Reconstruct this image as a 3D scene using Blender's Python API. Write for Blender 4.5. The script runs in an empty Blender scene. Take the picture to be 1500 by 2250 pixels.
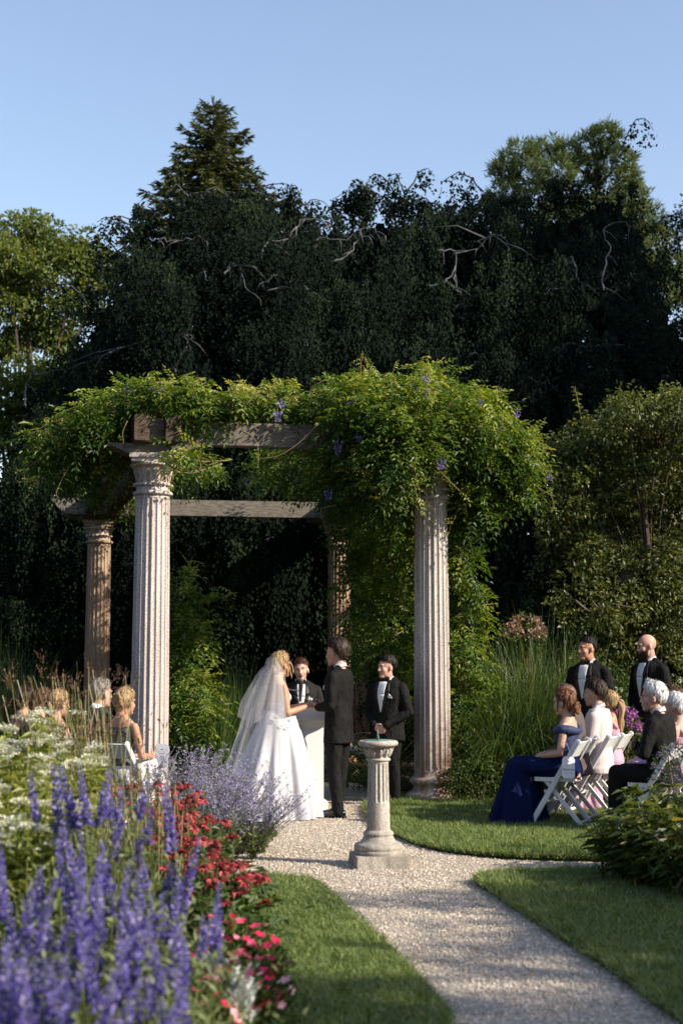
import bpy, math, random
import numpy as np
from mathutils import Vector, Matrix, Euler
from mathutils.bvhtree import BVHTree
random.seed(7); RNG = np.random.default_rng(11)
PI = math.pi; R = math.radians
SC = bpy.context.scene
COL = SC.collection

# ------------------------------------------------------------------ camera
FPX = 3125.0; CAMH = 1.55; TILT = math.atan(340/FPX)
cam_d = bpy.data.cameras.new('camera'); cam = bpy.data.objects.new('camera', cam_d); COL.objects.link(cam)
cam.location = (0, 0, CAMH); cam.rotation_euler = (PI/2 + TILT, 0, 0)
cam_d.sensor_fit = 'VERTICAL'; cam_d.sensor_height = 36; cam_d.sensor_width = 24; cam_d.lens = 50
cam_d.clip_end = 900; cam_d.clip_start = 0.05
cam_d.dof.use_dof = True; cam_d.dof.focus_distance = 15.2; cam_d.dof.aperture_fstop = 2.1
SC.camera = cam
# ------------------------------------------------------------------ sky and sun
SUN_EL = R(31); SUN_AZ = R(113)          # azimuth clockwise from the viewing direction (+Y)
SUNV = Vector((math.cos(SUN_EL)*math.sin(SUN_AZ), math.cos(SUN_EL)*math.cos(SUN_AZ), math.sin(SUN_EL)))
w = bpy.data.worlds.new('World'); SC.world = w; w.use_nodes = True
wn = w.node_tree.nodes; wl = w.node_tree.links
for n in list(wn): wn.remove(n)
wo = wn.new('ShaderNodeOutputWorld'); wb = wn.new('ShaderNodeBackground'); ws = wn.new('ShaderNodeTexSky')
ws.sky_type = 'NISHITA'; ws.sun_disc = False; ws.sun_elevation = SUN_EL; ws.sun_rotation = SUN_AZ
ws.air_density = 1.25; ws.dust_density = 0.7; ws.ozone_density = 2.6; ws.altitude = 20
wb.inputs['Strength'].default_value = 0.134
wt = wn.new('ShaderNodeMix'); wt.data_type = 'RGBA'; wt.blend_type = 'MULTIPLY'; wt.inputs[0].default_value = 1.0; wt.inputs[7].default_value = (1.17, 1.02, .975, 1)   # slightly violet air
wl.new(ws.outputs[0], wt.inputs[6]); wl.new(wt.outputs[2], wb.inputs[0]); wl.new(wb.outputs[0], wo.inputs[0])
sl = bpy.data.lights.new('sun', 'SUN'); so = bpy.data.objects.new('sun', sl); COL.objects.link(so)
sl.energy = 5.0; sl.angle = R(0.53); sl.color = (1.0, 0.90, 0.75)
so.rotation_euler = SUNV.to_track_quat('Z', 'Y').to_euler(); so.location = (30, -10, 20)
SC.view_settings.view_transform = 'Standard'; SC.view_settings.look = 'None'
SC.view_settings.exposure = 0.8; SC.view_settings.gamma = 1.0; SC.view_settings.use_curve_mapping = False
SC.render.engine = 'CYCLES'
SC.cycles.use_denoising = True
SC.cycles.max_bounces = 7; SC.cycles.transparent_max_bounces = 16

# ------------------------------------------------------------------ pixel of the photograph (1500x2250) at a distance -> place
CT, ST = math.cos(TILT), math.sin(TILT)
def at(px, py, Y):
    a = (px-750)/FPX; b = (1125-py)/FPX
    t = Y/(CT - b*ST)
    return Vector((a*t, Y, CAMH + t*(ST + b*CT)))
def gnd(px, py, z=0.0):
    a = (px-750)/FPX; b = (1125-py)/FPX
    t = (z-CAMH)/(ST + b*CT)
    return Vector((a*t, t*(CT - b*ST), z))
def proj(x, y, z):
    d = y*CT + (z-CAMH)*ST; u = -y*ST + (z-CAMH)*CT
    return 750 + FPX*x/d, 1125 - FPX*u/d, y
def zat(py, Y): return at(750, py, Y).z
def xat(px, Y, z=1.0):
    # X of a pixel column at distance Y (height z)
    t = Y*CT + (z-CAMH)*ST
    return (px-750)/FPX*t

# ------------------------------------------------------------------ mesh helpers
class MB:
    """collects faces; build() links them as one mesh object"""
    def __init__(s): s.v=[]; s.f=[]; s.r=[]; s.m=[]; s.n=0
    def add(s, v, f, rnd=None, mi=0):
        v = np.array([tuple(q) for q in v], dtype=np.float64) if isinstance(v, list) else np.asarray(v, dtype=np.float64).reshape(-1,3)
        if isinstance(f, list) and f and not np.isscalar(f[0]) and len({len(q) for q in f}) > 1:
            n0 = s.n; s.v.append(v); s.n += len(v)
            for q in f: s.f.append(np.array([list(q)], dtype=np.int64)+n0); s.r.append(np.array([.5])); s.m.append(np.array([mi], dtype=np.int32))
            return s
        f = np.asarray(f, dtype=np.int64)
        if f.ndim == 1: f = f.reshape(1,-1)
        s.v.append(v); s.f.append(f + s.n); s.n += len(v)
        k = len(f)
        if rnd is None: rnd = np.full(k, 0.5)
        elif np.isscalar(rnd): rnd = np.full(k, float(rnd))
        s.r.append(np.asarray(rnd, dtype=np.float64)); s.m.append(np.full(k, mi, dtype=np.int32))
        return s
    def poly(s, v, rnd=None, mi=0): return s.add(v, [list(range(len(v)))], rnd, mi)
    def box(s, c, size, M=None, mi=0, rnd=None, taper=1.0):
        x,y,z = np.array(size)/2.0
        p = np.array([[-x,-y,-z],[x,-y,-z],[x,y,-z],[-x,y,-z],[-x*taper,-y*taper,z],[x*taper,-y*taper,z],[x*taper,y*taper,z],[-x*taper,y*taper,z]])
        if M is not None: p = p @ np.array(M.to_3x3()).T
        p = p + np.array(c)
        return s.add(p, [[0,3,2,1],[4,5,6,7],[0,1,5,4],[1,2,6,5],[2,3,7,6],[3,0,4,7]], rnd, mi)
    def bar(s, a, b, w, h, up=(0,0,1), mi=0, rnd=None, ch=0.0):
        """square bar from a to b; w across, h along up; ch = chamfer"""
        a = Vector(a); b = Vector(b); d = (b-a).normalized(); u = Vector(up); u = (u - d*u.dot(d)).normalized(); x = d.cross(u)
        c = min(ch, w*.4, h*.4)
        if c > 0:
            sec = [(-w/2+c,-h/2),(w/2-c,-h/2),(w/2,-h/2+c),(w/2,h/2-c),(w/2-c,h/2),(-w/2+c,h/2),(-w/2,h/2-c),(-w/2,-h/2+c)]
        else: sec = [(-w/2,-h/2),(w/2,-h/2),(w/2,h/2),(-w/2,h/2)]
        n = len(sec); v = [a + x*i + u*j for i,j in sec] + [b + x*i + u*j for i,j in sec]
        s.add(v, [[i,(i+1)%n,n+(i+1)%n,n+i] for i in range(n)], rnd, mi)
        s.add(v[:n], [list(range(n))[::-1]], rnd, mi); s.add(v[n:], [list(range(n))], rnd, mi)
        return s
    def tube(s, pts, rad, seg=6, cap=True, rnd=None, mi=0, flat=None):
        """flat = (sx, sy) elliptical scale in the section frame"""
        P = np.array([list(p) for p in pts], dtype=float); k = len(P)
        rr = np.full(k, rad) if np.isscalar(rad) else np.array(rad, dtype=float)
        T = np.gradient(P, axis=0); T /= np.linalg.norm(T, axis=1)[:,None]+1e-12
        ref = np.array([0,0,1.0]) if abs(T[0][2]) < .9 else np.array([0,1.0,0])
        U = np.zeros_like(P); u = np.cross(T[0], ref); u /= np.linalg.norm(u)
        for i in range(k):
            u = u - T[i]*np.dot(u,T[i]); u /= np.linalg.norm(u)+1e-12; U[i]=u
        W = np.cross(T,U); an = np.linspace(0,2*PI,seg,endpoint=False)
        ca, sa = np.cos(an), np.sin(an)
        v = P[:,None,:] + rr[:,None,None]*(U[:,None,:]*ca[None,:,None] + W[:,None,:]*sa[None,:,None])
        v = v.reshape(-1,3)
        i = np.arange(k-1)[:,None]*seg; j = np.arange(seg)[None,:]; j2=(j+1)%seg
        f = np.stack([i+j, i+j2, i+seg+j2, i+seg+j], axis=-1).reshape(-1,4)
        s.add(v, f, rnd, mi)
        if cap:
            n0 = s.n - len(v)
            s.f.append(np.array([list(range(seg))[::-1]])+n0); s.r.append(np.array([.5 if rnd is None or not np.isscalar(rnd) else rnd])); s.m.append(np.array([mi],dtype=np.int32))
            s.f.append(np.array([list(range(seg))])+n0+(k-1)*seg); s.r.append(np.array([.5 if rnd is None or not np.isscalar(rnd) else rnd])); s.m.append(np.array([mi],dtype=np.int32))
        return s
    def lathe(s, prof, seg=32, c=(0,0,0), rfun=None, mi=0, rnd=None, cap=True):
        """prof: (r, z) list; rfun(angle array, i) -> multiplier"""
        an = np.linspace(0,2*PI,seg,endpoint=False); k=len(prof); v=[]
        for i,(r,z) in enumerate(prof):
            m = rfun(an,i) if rfun else 1.0
            v.append(np.stack([r*m*np.cos(an), r*m*np.sin(an), np.full(seg,z)],1))
        v = np.concatenate(v)+np.array(c)
        i = np.arange(k-1)[:,None]*seg; j=np.arange(seg)[None,:]; j2=(j+1)%seg
        s.add(v, np.stack([i+j,i+j2,i+seg+j2,i+seg+j],-1).reshape(-1,4), rnd, mi)
        if cap:
            if prof[0][0]>1e-4: s.add(v[:seg], [list(range(seg))[::-1]], rnd, mi)
            if prof[-1][0]>1e-4: s.add(v[-seg:], [list(range(seg))], rnd, mi)
        return s
    def ell(s, c, r, M=None, seg=16, rings=10, mi=0, rnd=None):
        th = np.linspace(0,PI,rings+1)[1:-1]; an=np.linspace(0,2*PI,seg,endpoint=False)
        v = np.stack([np.sin(th)[:,None]*np.cos(an)[None], np.sin(th)[:,None]*np.sin(an)[None], np.cos(th)[:,None]*np.ones(seg)[None]],-1).reshape(-1,3)
        v = np.concatenate([v,[[0,0,1],[0,0,-1]]])*np.array(r)
        if M is not None: v = v @ np.array(M.to_3x3()).T
        v = v+np.array(c)
        k=rings-1; i=np.arange(k-1)[:,None]*seg; j=np.arange(seg)[None,:]; j2=(j+1)%seg
        s.add(v, np.stack([i+j,i+seg+j,i+seg+j2,i+j2],-1).reshape(-1,4), rnd, mi)
        n0=s.n-len(v); jj=np.arange(seg); t=len(v)-2
        a=np.stack([np.full(seg,t),jj,(jj+1)%seg],1)+n0; b=np.stack([np.full(seg,t+1),(k-1)*seg+(jj+1)%seg,(k-1)*seg+jj],1)+n0
        for q in (a,b): s.f.append(q); s.r.append(np.full(seg,.5)); s.m.append(np.full(seg,mi,dtype=np.int32))
        return s
    def mesh(s, name, smooth=False):
        me = bpy.data.meshes.new(name)
        if not s.v: return me
        v = np.concatenate(s.v); tot = np.concatenate([np.full(len(f), f.shape[1]) for f in s.f])
        loops = np.concatenate([f.ravel() for f in s.f])
        me.vertices.add(len(v)); me.vertices.foreach_set('co', v.astype(np.float32).ravel())
        me.loops.add(len(loops)); me.loops.foreach_set('vertex_index', loops.astype(np.int32))
        me.polygons.add(len(tot)); st = np.concatenate([[0],np.cumsum(tot)[:-1]])
        me.polygons.foreach_set('loop_start', st.astype(np.int32)); me.polygons.foreach_set('loop_total', tot.astype(np.int32))
        me.polygons.foreach_set('material_index', np.concatenate(s.m))
        me.polygons.foreach_set('use_smooth', np.full(len(tot), bool(smooth)))
        at_ = me.attributes.new('rnd','FLOAT','FACE'); at_.data.foreach_set('value', np.concatenate(s.r).astype(np.float32))
        me.update(calc_edges=True); me.validate()
        return me
    def build(s, name, mat, parent=None, smooth=False, loc=None):
        return link(name, s.mesh(name, smooth), mat, parent, loc)
def link(name, me, mat=None, parent=None, loc=None):
    o = bpy.data.objects.new(name, me); COL.objects.link(o)
    if mat is not None and len(me.materials)==0:
        for m in (mat if isinstance(mat,(list,tuple)) else [mat]): me.materials.append(m)
    if parent is not None: o.parent = parent
    if loc is not None: o.location = loc
    return o
def empty(name, loc=(0,0,0), rz=0.0):
    o = bpy.data.objects.new(name, None); COL.objects.link(o); o.location = loc; o.rotation_euler = (0,0,rz); o.empty_display_size=.1
    return o
def tag(o, label=None, cat=None, group=None, kind=None):
    if label: o['label']=label
    if cat: o['category']=cat
    if group: o['group']=group
    if kind: o['kind']=kind
    return o
def thing(name, label, cat, loc=(0,0,0), rz=0.0, group=None): return tag(empty(name,loc,rz), label, cat, group)
def copy_tree(o, parent=None):
    c = o.copy(); COL.objects.link(c); c.parent = parent
    for ch in o.children: copy_tree(ch, c)
    return c

# ------------------------------------------------------------------ materials
def _new(name):
    m = bpy.data.materials.new(name); m.use_nodes = True; nt = m.node_tree
    return m, nt, nt.nodes['Principled BSDF']
def _ramp(nt, stops):
    r = nt.nodes.new('ShaderNodeValToRGB'); e = r.color_ramp.elements
    while len(e) > 1: e.remove(e[-1])
    e[0].position = stops[0][0]; e[0].color = (*stops[0][1],1)
    for p,c in stops[1:]:
        q = e.new(p); q.color = (*c,1)
    return r
def noise(nt, scale, detail=4, rough=.55, coord='Object', stretch=None):
    tc = nt.nodes.new('ShaderNodeTexCoord'); n = nt.nodes.new('ShaderNodeTexNoise')
    n.inputs['Scale'].default_value = scale; n.inputs['Detail'].default_value = detail; n.inputs['Roughness'].default_value = rough
    if stretch:
        mp = nt.nodes.new('ShaderNodeMapping'); mp.inputs['Scale'].default_value = stretch
        nt.links.new(tc.outputs[coord], mp.inputs[0]); nt.links.new(mp.outputs[0], n.inputs[0])
    else: nt.links.new(tc.outputs[coord], n.inputs[0])
    return n
def bump(nt, bs, src, strength, dist=0.01):
    b = nt.nodes.new('ShaderNodeBump'); b.inputs['Strength'].default_value = strength; b.inputs['Distance'].default_value = dist
    nt.links.new(src, b.inputs['Height']); nt.links.new(b.outputs[0], bs.inputs['Normal'])
def pm(name, c1, c2=None, scale=8, rough=.6, bmp=0.0, bscale=None, spec=.5, metal=0.0, stretch=None, lo=.35, hi=.65, sheen=0.0):
    m, nt, bs = _new(name)
    bs.inputs['Roughness'].default_value = rough; bs.inputs['Specular IOR Level'].default_value = spec; bs.inputs['Metallic'].default_value = metal
    if sheen: bs.inputs['Sheen Weight'].default_value = sheen
    n = noise(nt, scale, stretch=stretch)
    r = _ramp(nt, [(lo,c1),(hi,c2 or tuple(x*.8 for x in c1))])
    nt.links.new(n.outputs['Fac'], r.inputs[0]); nt.links.new(r.outputs[0], bs.inputs['Base Color'])
    if bmp:
        n2 = n if bscale is None else noise(nt, bscale, stretch=stretch)
        bump(nt, bs, n2.outputs['Fac'], bmp)
    return m
def leafm(name, cols, transl=.35, rough=.5, spec=.3, tcol=None):
    """leaf: colour picked per leaf by the face attribute rnd; part of the light passes through"""
    m, nt, bs = _new(name)
    a = nt.nodes.new('ShaderNodeAttribute'); a.attribute_name = 'rnd'
    k = len(cols); r = _ramp(nt, [(i/max(1,k-1), c) for i,c in enumerate(cols)])
    nt.links.new(a.outputs['Fac'], r.inputs[0]); nt.links.new(r.outputs[0], bs.inputs['Base Color'])
    bs.inputs['Roughness'].default_value = rough; bs.inputs['Specular IOR Level'].default_value = spec
    if transl > 0:
        t = nt.nodes.new('ShaderNodeBsdfTranslucent'); mx = nt.nodes.new('ShaderNodeMixShader'); mx.inputs[0].default_value = transl
        g = nt.nodes.new('ShaderNodeMix'); g.data_type='RGBA'; g.blend_type='MULTIPLY'; g.inputs[0].default_value=1.0
        g.inputs[7].default_value = (*(tcol or (1.5,1.35,.5)),1)
        nt.links.new(r.outputs[0], g.inputs[6]); nt.links.new(g.outputs[2], t.inputs['Color'])
        out = nt.nodes['Material Output']
        nt.links.new(bs.outputs[0], mx.inputs[1]); nt.links.new(t.outputs[0], mx.inputs[2]); nt.links.new(mx.outputs[0], out.inputs[0])
    return m
M = {}
# ------------------------------------------------------------------ leaf, blade and clump generators (vectorised)
def unit(a): return a/(np.linalg.norm(a,axis=-1,keepdims=True)+1e-12)
def rand_dirs(n): return unit(RNG.normal(size=(n,3)))
def leaves(mb, pos, d, nrm, L, W, rnd=None, fold=.18, droop=.0, mi=0):
    """diamond leaves with a folded midrib: base at pos, growing along d"""
    n=len(pos)
    if n==0: return
    d=unit(d); s=unit(np.cross(d,nrm)); nn=np.cross(s,d)
    L=np.broadcast_to(L,(n,))[:,None]; W=np.broadcast_to(W,(n,))[:,None]
    b=pos; t=pos+d*L - nn*L*droop; m=pos+d*L*.45
    l=m+s*W*.5+nn*W*fold; r=m-s*W*.5+nn*W*fold
    v=np.stack([b,l,t,r],1).reshape(-1,3)
    i=np.arange(n)[:,None]*4
    f=np.concatenate([i+np.array([[0,2,1]]), i+np.array([[0,3,2]])],0)
    if rnd is None: rnd=RNG.random(n)
    mb.add(v,f,np.concatenate([rnd,rnd]),mi)
def blades(mb, base, az, H, lean, droop, W, seg=4, rnd=None, mi=0, taper=True):
    """arching grass blades; lean = horizontal reach over height, droop = how far the tip falls"""
    n=len(base); ts=np.linspace(0,1,seg+1)
    H=np.broadcast_to(H,(n,)); lean=np.broadcast_to(lean,(n,)); droop=np.broadcast_to(droop,(n,)); W=np.broadcast_to(W,(n,))
    h=np.stack([np.cos(az),np.sin(az),0*az],1); sd=np.stack([-np.sin(az),np.cos(az),0*az],1)
    tw=RNG.uniform(-.9,.9,n); sd=sd*np.cos(tw)[:,None]+h*np.sin(tw)[:,None]
    vs=[]
    for t in ts:
        out=lean*H*(t**1.7); up=H*(t-droop*t**3)
        p=base+h*out[:,None]; p=p.copy(); p[:,2]+=up
        wd=W*(1-t**2.2 if taper else 1.0)*.5+.0004
        vs.append(p+sd*wd[:,None]); vs.append(p-sd*wd[:,None])
    v=np.stack(vs,1).reshape(-1,3); k=2*(seg+1); i=np.arange(n)[:,None]*k
    f=np.concatenate([i+np.array([[2*j,2*j+1,2*j+3,2*j+2]]) for j in range(seg)],0)
    if rnd is None: rnd=RNG.random(n)
    mb.add(v,f,np.tile(rnd,seg),mi)
def ell_points(n, c, r, shell=.5):
    d=rand_dirs(n); u=RNG.random(n)**(1/3.0); u=shell+(1-shell)*u
    return np.array(c)+d*np.array(r)*u[:,None], d
def inpoly(pts, poly):
    x,y=pts[:,0],pts[:,1]; ins=np.zeros(len(pts),bool); k=len(poly)
    for i in range(k):
        x1,y1=poly[i][0],poly[i][1]; x2,y2=poly[(i+1)%k][0],poly[(i+1)%k][1]
        c=((y1>y)!=(y2>y)); xi=(x2-x1)*(y-y1)/((y2-y1) if abs(y2-y1)>1e-12 else 1e-12)+x1
        ins^= c&(x<xi)
    return ins
def scatter(poly, n):
    p=np.array([[a[0],a[1]] for a in poly]); lo,hi=p.min(0),p.max(0); out=[]
    got=0
    while got<n:
        q=RNG.uniform(lo,hi,(n*2,2)); q=q[inpoly(q,p)]; out.append(q); got+=len(q)
    return np.concatenate(out)[:n]
def poly_area(poly):
    p=np.array([[a[0],a[1]] for a in poly]); x,y=p[:,0],p[:,1]
    return abs(np.dot(x,np.roll(y,-1))-np.dot(y,np.roll(x,-1)))/2
def smooth_poly(pts, n=6, closed=False):
    """Catmull-Rom through points"""
    P=[np.array(list(p),float) for p in pts]; out=[]; k=len(P)
    for i in range(k if closed else k-1):
        p0=P[(i-1)%k] if closed or i>0 else P[0]; p1=P[i]; p2=P[(i+1)%k]; p3=P[(i+2)%k] if closed or i+2<k else P[-1]
        for t in np.linspace(0,1,n,endpoint=False):
            out.append(.5*((2*p1)+(-p0+p2)*t+(2*p0-5*p1+4*p2-p3)*t*t+(-p0+3*p1-3*p2+p3)*t**3))
    if not closed: out.append(P[-1])
    return out

ORD=['leftmost','second from left','third from left','fourth from left','fifth from left','sixth from left','seventh from left']
ROWN=['nearest row','second row','third row','farthest row','fifth row']
def rowlabels(items, per, what):
    """one label per plant: its row by distance and its place in the row"""
    idx=sorted(range(len(items)),key=lambda i:items[i][1]); out=[None]*len(items); rows=[idx[i:i+per] for i in range(0,len(idx),per)]
    if len(rows)>1 and len(rows[-1])==1: last=rows.pop(); rows[-1]=rows[-1]+last
    for r,row in enumerate(rows):
        for k,i in enumerate(sorted(row,key=lambda i:items[i][0])): out[i]='%s, %s in the %s'%(what,ORD[k],ROWN[r])
    return out
# ================================================================== the ground
def struct(o, label=None):
    o['kind']='structure'
    return o
# gravel material: pale crushed stone
def gravel_material():
    m,nt,bs=_new('gravel'); bs.inputs['Roughness'].default_value=.9; bs.inputs['Specular IOR Level'].default_value=.2
    tc=nt.nodes.new('ShaderNodeTexCoord'); v=nt.nodes.new('ShaderNodeTexVoronoi'); v.inputs['Scale'].default_value=75
    nt.links.new(tc.outputs['Object'],v.inputs[0])
    r=_ramp(nt,[(0,(.30,.25,.20)),(.5,(.48,.41,.335)),(1,(.66,.59,.505))])
    nt.links.new(v.outputs['Color'],r.inputs[0])
    n=noise(nt,1.6,5); r2=_ramp(nt,[(.3,(.72,.70,.68)),(.7,(1,1,1))]); nt.links.new(n.outputs['Fac'],r2.inputs[0])
    mx=nt.nodes.new('ShaderNodeMix'); mx.data_type='RGBA'; mx.blend_type='MULTIPLY'; mx.inputs[0].default_value=.8
    nt.links.new(r.outputs[0],mx.inputs[6]); nt.links.new(r2.outputs[0],mx.inputs[7]); nt.links.new(mx.outputs[2],bs.inputs['Base Color'])
    bump(nt,bs,v.outputs['Distance'],.8,.02); return m
M['gravel']=gravel_material()
M['pebble']=leafm('pebble',[(.25,.195,.145),(.43,.35,.265),(.54,.455,.35),(.62,.535,.425),(.73,.65,.54)],0,.85,.2)
M['soil']=pm('soil',(.045,.032,.022),(.02,.015,.011),14,.95,.6,40,spec=.1)
M['turf']=pm('turf',(.035,.055,.014),(.02,.036,.010),9,.95,.5,60,spec=.1)
M['meadow']=pm('meadow',(.03,.045,.015),(.018,.03,.01),2,.95,.3,spec=.1)
M['grass']=leafm('grass_blade',[(.06,.095,.027),(.108,.158,.046),(.162,.222,.07),(.235,.295,.105),(.37,.37,.19)],.34,.55,.3)

b=MB(); b.poly([(-400,-60,-.06),(400,-60,-.06),(400,500,-.06),(-400,500,-.06)])
struct(b.build('ground',M['meadow']))
b=MB()
gx=np.linspace(-9,9,40); gy=np.linspace(1,30,60)
X,Y=np.meshgrid(gx,gy,indexing='ij'); Z=0.006*np.sin(X*2.1+Y*.7)+.005*np.sin(Y*1.7-X)
idx=np.arange(len(gx)*len(gy)).reshape(len(gx),len(gy))
f=np.stack([idx[:-1,:-1],idx[1:,:-1],idx[1:,1:],idx[:-1,1:]],-1).reshape(-1,4)
b.add(np.stack([X,Y,Z],-1).reshape(-1,3),f); struct(b.build('gravel_path',M['gravel'],smooth=True))

def G(*pts): return [gnd(x,y) for x,y in pts]
# lawn outlines on the ground (from the photograph's ground line), extended beyond the frame
e1=smooth_poly([p.xy for p in G((985,2250),(880,2128),(780,2030),(705,1962),(672,1944),(600,1938),(545,1936))],6)
LAWN_L=[Vector((.42,4.0))]+[Vector(p) for p in e1]+[Vector(p.xy) for p in G((520,1975),(500,2060),(560,2150),(600,2250))]+[Vector((-.3,4.0))]
e2=smooth_poly([p.xy for p in G((1490,2250),(1330,2130),(1180,2035),(1085,1968),(1046,1942),(1075,1932),(1180,1924),(1330,1922),(1500,1926))],6)
LAWN_R=[Vector((1.15,4.0))]+[Vector(p) for p in e2]+[Vector((5.2,10.6)),Vector((7,10)),Vector((7,4))]
e3=smooth_poly([p.xy for p in G((800,1772),(815,1800),(870,1838),(950,1868),(1100,1886),(1330,1893),(1500,1894))],6)
LAWN_T=[Vector(p) for p in e3]+[Vector((5.2,11.9)),Vector((8,12.5)),Vector((8,17.2)),Vector((2.6,17.4)),Vector((.7,17.0)),Vector((.3,16.3))]
LAWNS=[LAWN_L,LAWN_R,LAWN_T]
def slab(name,poly,z0,z1,mat,wob=0.0):
    b=MB(); p=[(q[0],q[1]) for q in poly]; a=sum(p[i][0]*p[(i+1)%len(p)][1]-p[(i+1)%len(p)][0]*p[i][1] for i in range(len(p)))
    if a<0: p=p[::-1]
    k=len(p); top=[(x,y,z1) for x,y in p]; bot=[(x,y,z0) for x,y in p]
    import mathutils
    tri=mathutils.geometry.tessellate_polygon([[Vector(t) for t in top]])
    v=top+bot; b.add(v,[list(t) if True else t for t in tri]); b2=[[i+k,(i+1)%k+k,(i+1)%k,i] for i in range(k)]
    b.add(v,b2); me=b.mesh(name)
    import bmesh
    bm=bmesh.new(); bm.from_mesh(me); bmesh.ops.recalc_face_normals(bm,faces=bm.faces); bm.to_mesh(me); bm.free()
    return link(name,me,mat)
for L_ in LAWNS: struct(slab('lawn',L_,-.03,.035,M['turf']))
# planting beds: soil a little above the gravel
BED_L=[Vector((-.42,4))]+[Vector(p.xy) for p in G((585,2250),(545,2150),(485,2060),(505,1975),(480,1935),(500,1898),(540,1872),(610,1838),(600,1815),(480,1800))]+[Vector((-1.6,15.0)),Vector((-1.4,16.6)),Vector((-3.5,17.5)),Vector((-9,17)),Vector((-9,4))]
struct(slab('planting_bed',BED_L,-.03,.028,M['soil']))
BED_R=[Vector(p.xy) for p in G((1335,1935),(1345,1900))]+[Vector((2.35,11.9)),Vector((3.2,12.2)),Vector((5.2,11.9)),Vector((6,10)),Vector((6,8.6)),Vector((2.4,9.0)),Vector((2.05,9.7))]
struct(slab('planting_bed',BED_R,-.03,.046,M['soil']))
struct(slab('planting_bed',[Vector((-9,19.5)),Vector((-2.2,18.6)),Vector((-1.5,19.4)),Vector((.2,19.4)),Vector((.5,17.2)),Vector((1.4,17.3)),Vector((2.6,17.55)),Vector((9,17.3)),Vector((12,40)),Vector((-12,40))],-.03,.03,M['soil']))
# grass blades
def grass_on(poly,dens,h,seedmix=0.0):
    b=MB(); n=int(poly_area(poly)*dens); q=scatter(poly,n)
    base=np.concatenate([q,np.full((n,1),.033)],1)
    # keep blades that can be seen: inside the view cone
    vis=np.abs(base[:,0])<base[:,1]*.26+.3
    base=base[vis]; n=len(base)
    patch=.5+.35*np.sin(base[:,0]*3.1+1.3*np.sin(base[:,1]*1.9))*np.sin(base[:,1]*2.3)+.3*np.sin(base[:,0]*11+base[:,1]*3)*np.sin(base[:,1]*13-base[:,0]*5)
    rnd=np.clip(RNG.normal(.42+.16*patch,.2,n),0,1)
    blades(b,base,RNG.uniform(0,2*PI,n),RNG.uniform(.6,1.25,n)*h*(.75+.5*np.clip(patch,0,1)),RNG.uniform(.2,1.1,n),RNG.uniform(0,.35,n),RNG.uniform(.004,.008,n),2,rnd)
    return b
gb=MB()
for L_,dn,hh in ((LAWN_L,9500,.05),(LAWN_R,6500,.055),(LAWN_T,5200,.06)):
    t=grass_on(L_,dn,hh); 
    for v,f,r,m in zip(t.v,t.f,t.r,t.m): gb.add(v,f,r)
# longer, ragged blades along the lawn edges
for L_,rngs in ((LAWN_L,range(1,40)),(LAWN_R,range(1,50)),(LAWN_T,range(0,36))):
    for i in rngs:
        a=np.array(L_[i]); c=np.array(L_[(i+1)%len(L_)]); ln=np.linalg.norm(c-a)
        if ln>2.0 or max(abs(a[0])/max(a[1],.1),0)>.28: continue
        n=int(ln*520); t=RNG.random((n,1)); q=a+(c-a)*t+RNG.normal(0,.014,(n,2))
        blades(gb,np.concatenate([q,np.full((n,1),.02)],1),RNG.uniform(0,2*PI,n),RNG.uniform(.03,.075,n),RNG.uniform(.4,1.5,n),RNG.uniform(.1,.5,n),RNG.uniform(.004,.008,n),2)
tag(gb.build('grass',M['grass']),'short mown green grass of the lawns beside the gravel path','grass',kind='stuff')
# loose stones on the path
def pebbles():
    polyP=[Vector((-.8,4.6)),Vector((2.0,4.6)),Vector((4.2,11.5)),Vector((3.4,12.6)),Vector((.6,16.8)),Vector((-1.7,16.8)),Vector((-1.6,10))]
    n=105000; q=scatter(polyP,n)
    keep=np.abs(q[:,0])<q[:,1]*.25+.15
    for L_ in LAWNS+[BED_L,BED_R]: keep&=~inpoly(q,np.array([[a[0],a[1]] for a in L_]))
    keep&= RNG.random(n) < np.clip(1.25-q[:,1]/22,.35,1)
    q=q[keep]; n=len(q)
    o=np.array([[1,0,0],[-1,0,0],[0,1,0],[0,-1,0],[0,0,1],[0,0,-1]],float)
    s=RNG.uniform(.0045,.0105,(n,1,1))*RNG.uniform(.6,1.25,(n,1,3)); s[:,:,2]*=.8
    v=o[None]*s; v=v+RNG.normal(0,.0012,v.shape)
    a=RNG.uniform(0,2*PI,n); ca,sa=np.cos(a)[:,None],np.sin(a)[:,None]
    x=v[:,:,0]*ca-v[:,:,1]*sa; y=v[:,:,0]*sa+v[:,:,1]*ca
    zz=0.006*np.sin(q[:,0]*2.1+q[:,1]*.7)+.005*np.sin(q[:,1]*1.7-q[:,0])
    v=np.stack([x+q[:,0:1],y+q[:,1:2],v[:,:,2]+zz[:,None]+.003],-1).reshape(-1,3)
    F=np.array([[0,2,4],[2,1,4],[1,3,4],[3,0,4],[2,0,5],[1,2,5],[3,1,5],[0,3,5]])
    # the underside is buried
    F=F[:4]
    f=(np.arange(n)[:,None,None]*6+F[None]).reshape(-1,3)
    b=MB(); b.add(v,f,np.repeat(RNG.random(n),4)); return b
tag(pebbles().build('gravel',M['pebble']),'loose pale crushed stone covering the garden path','gravel',kind='stuff')

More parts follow.
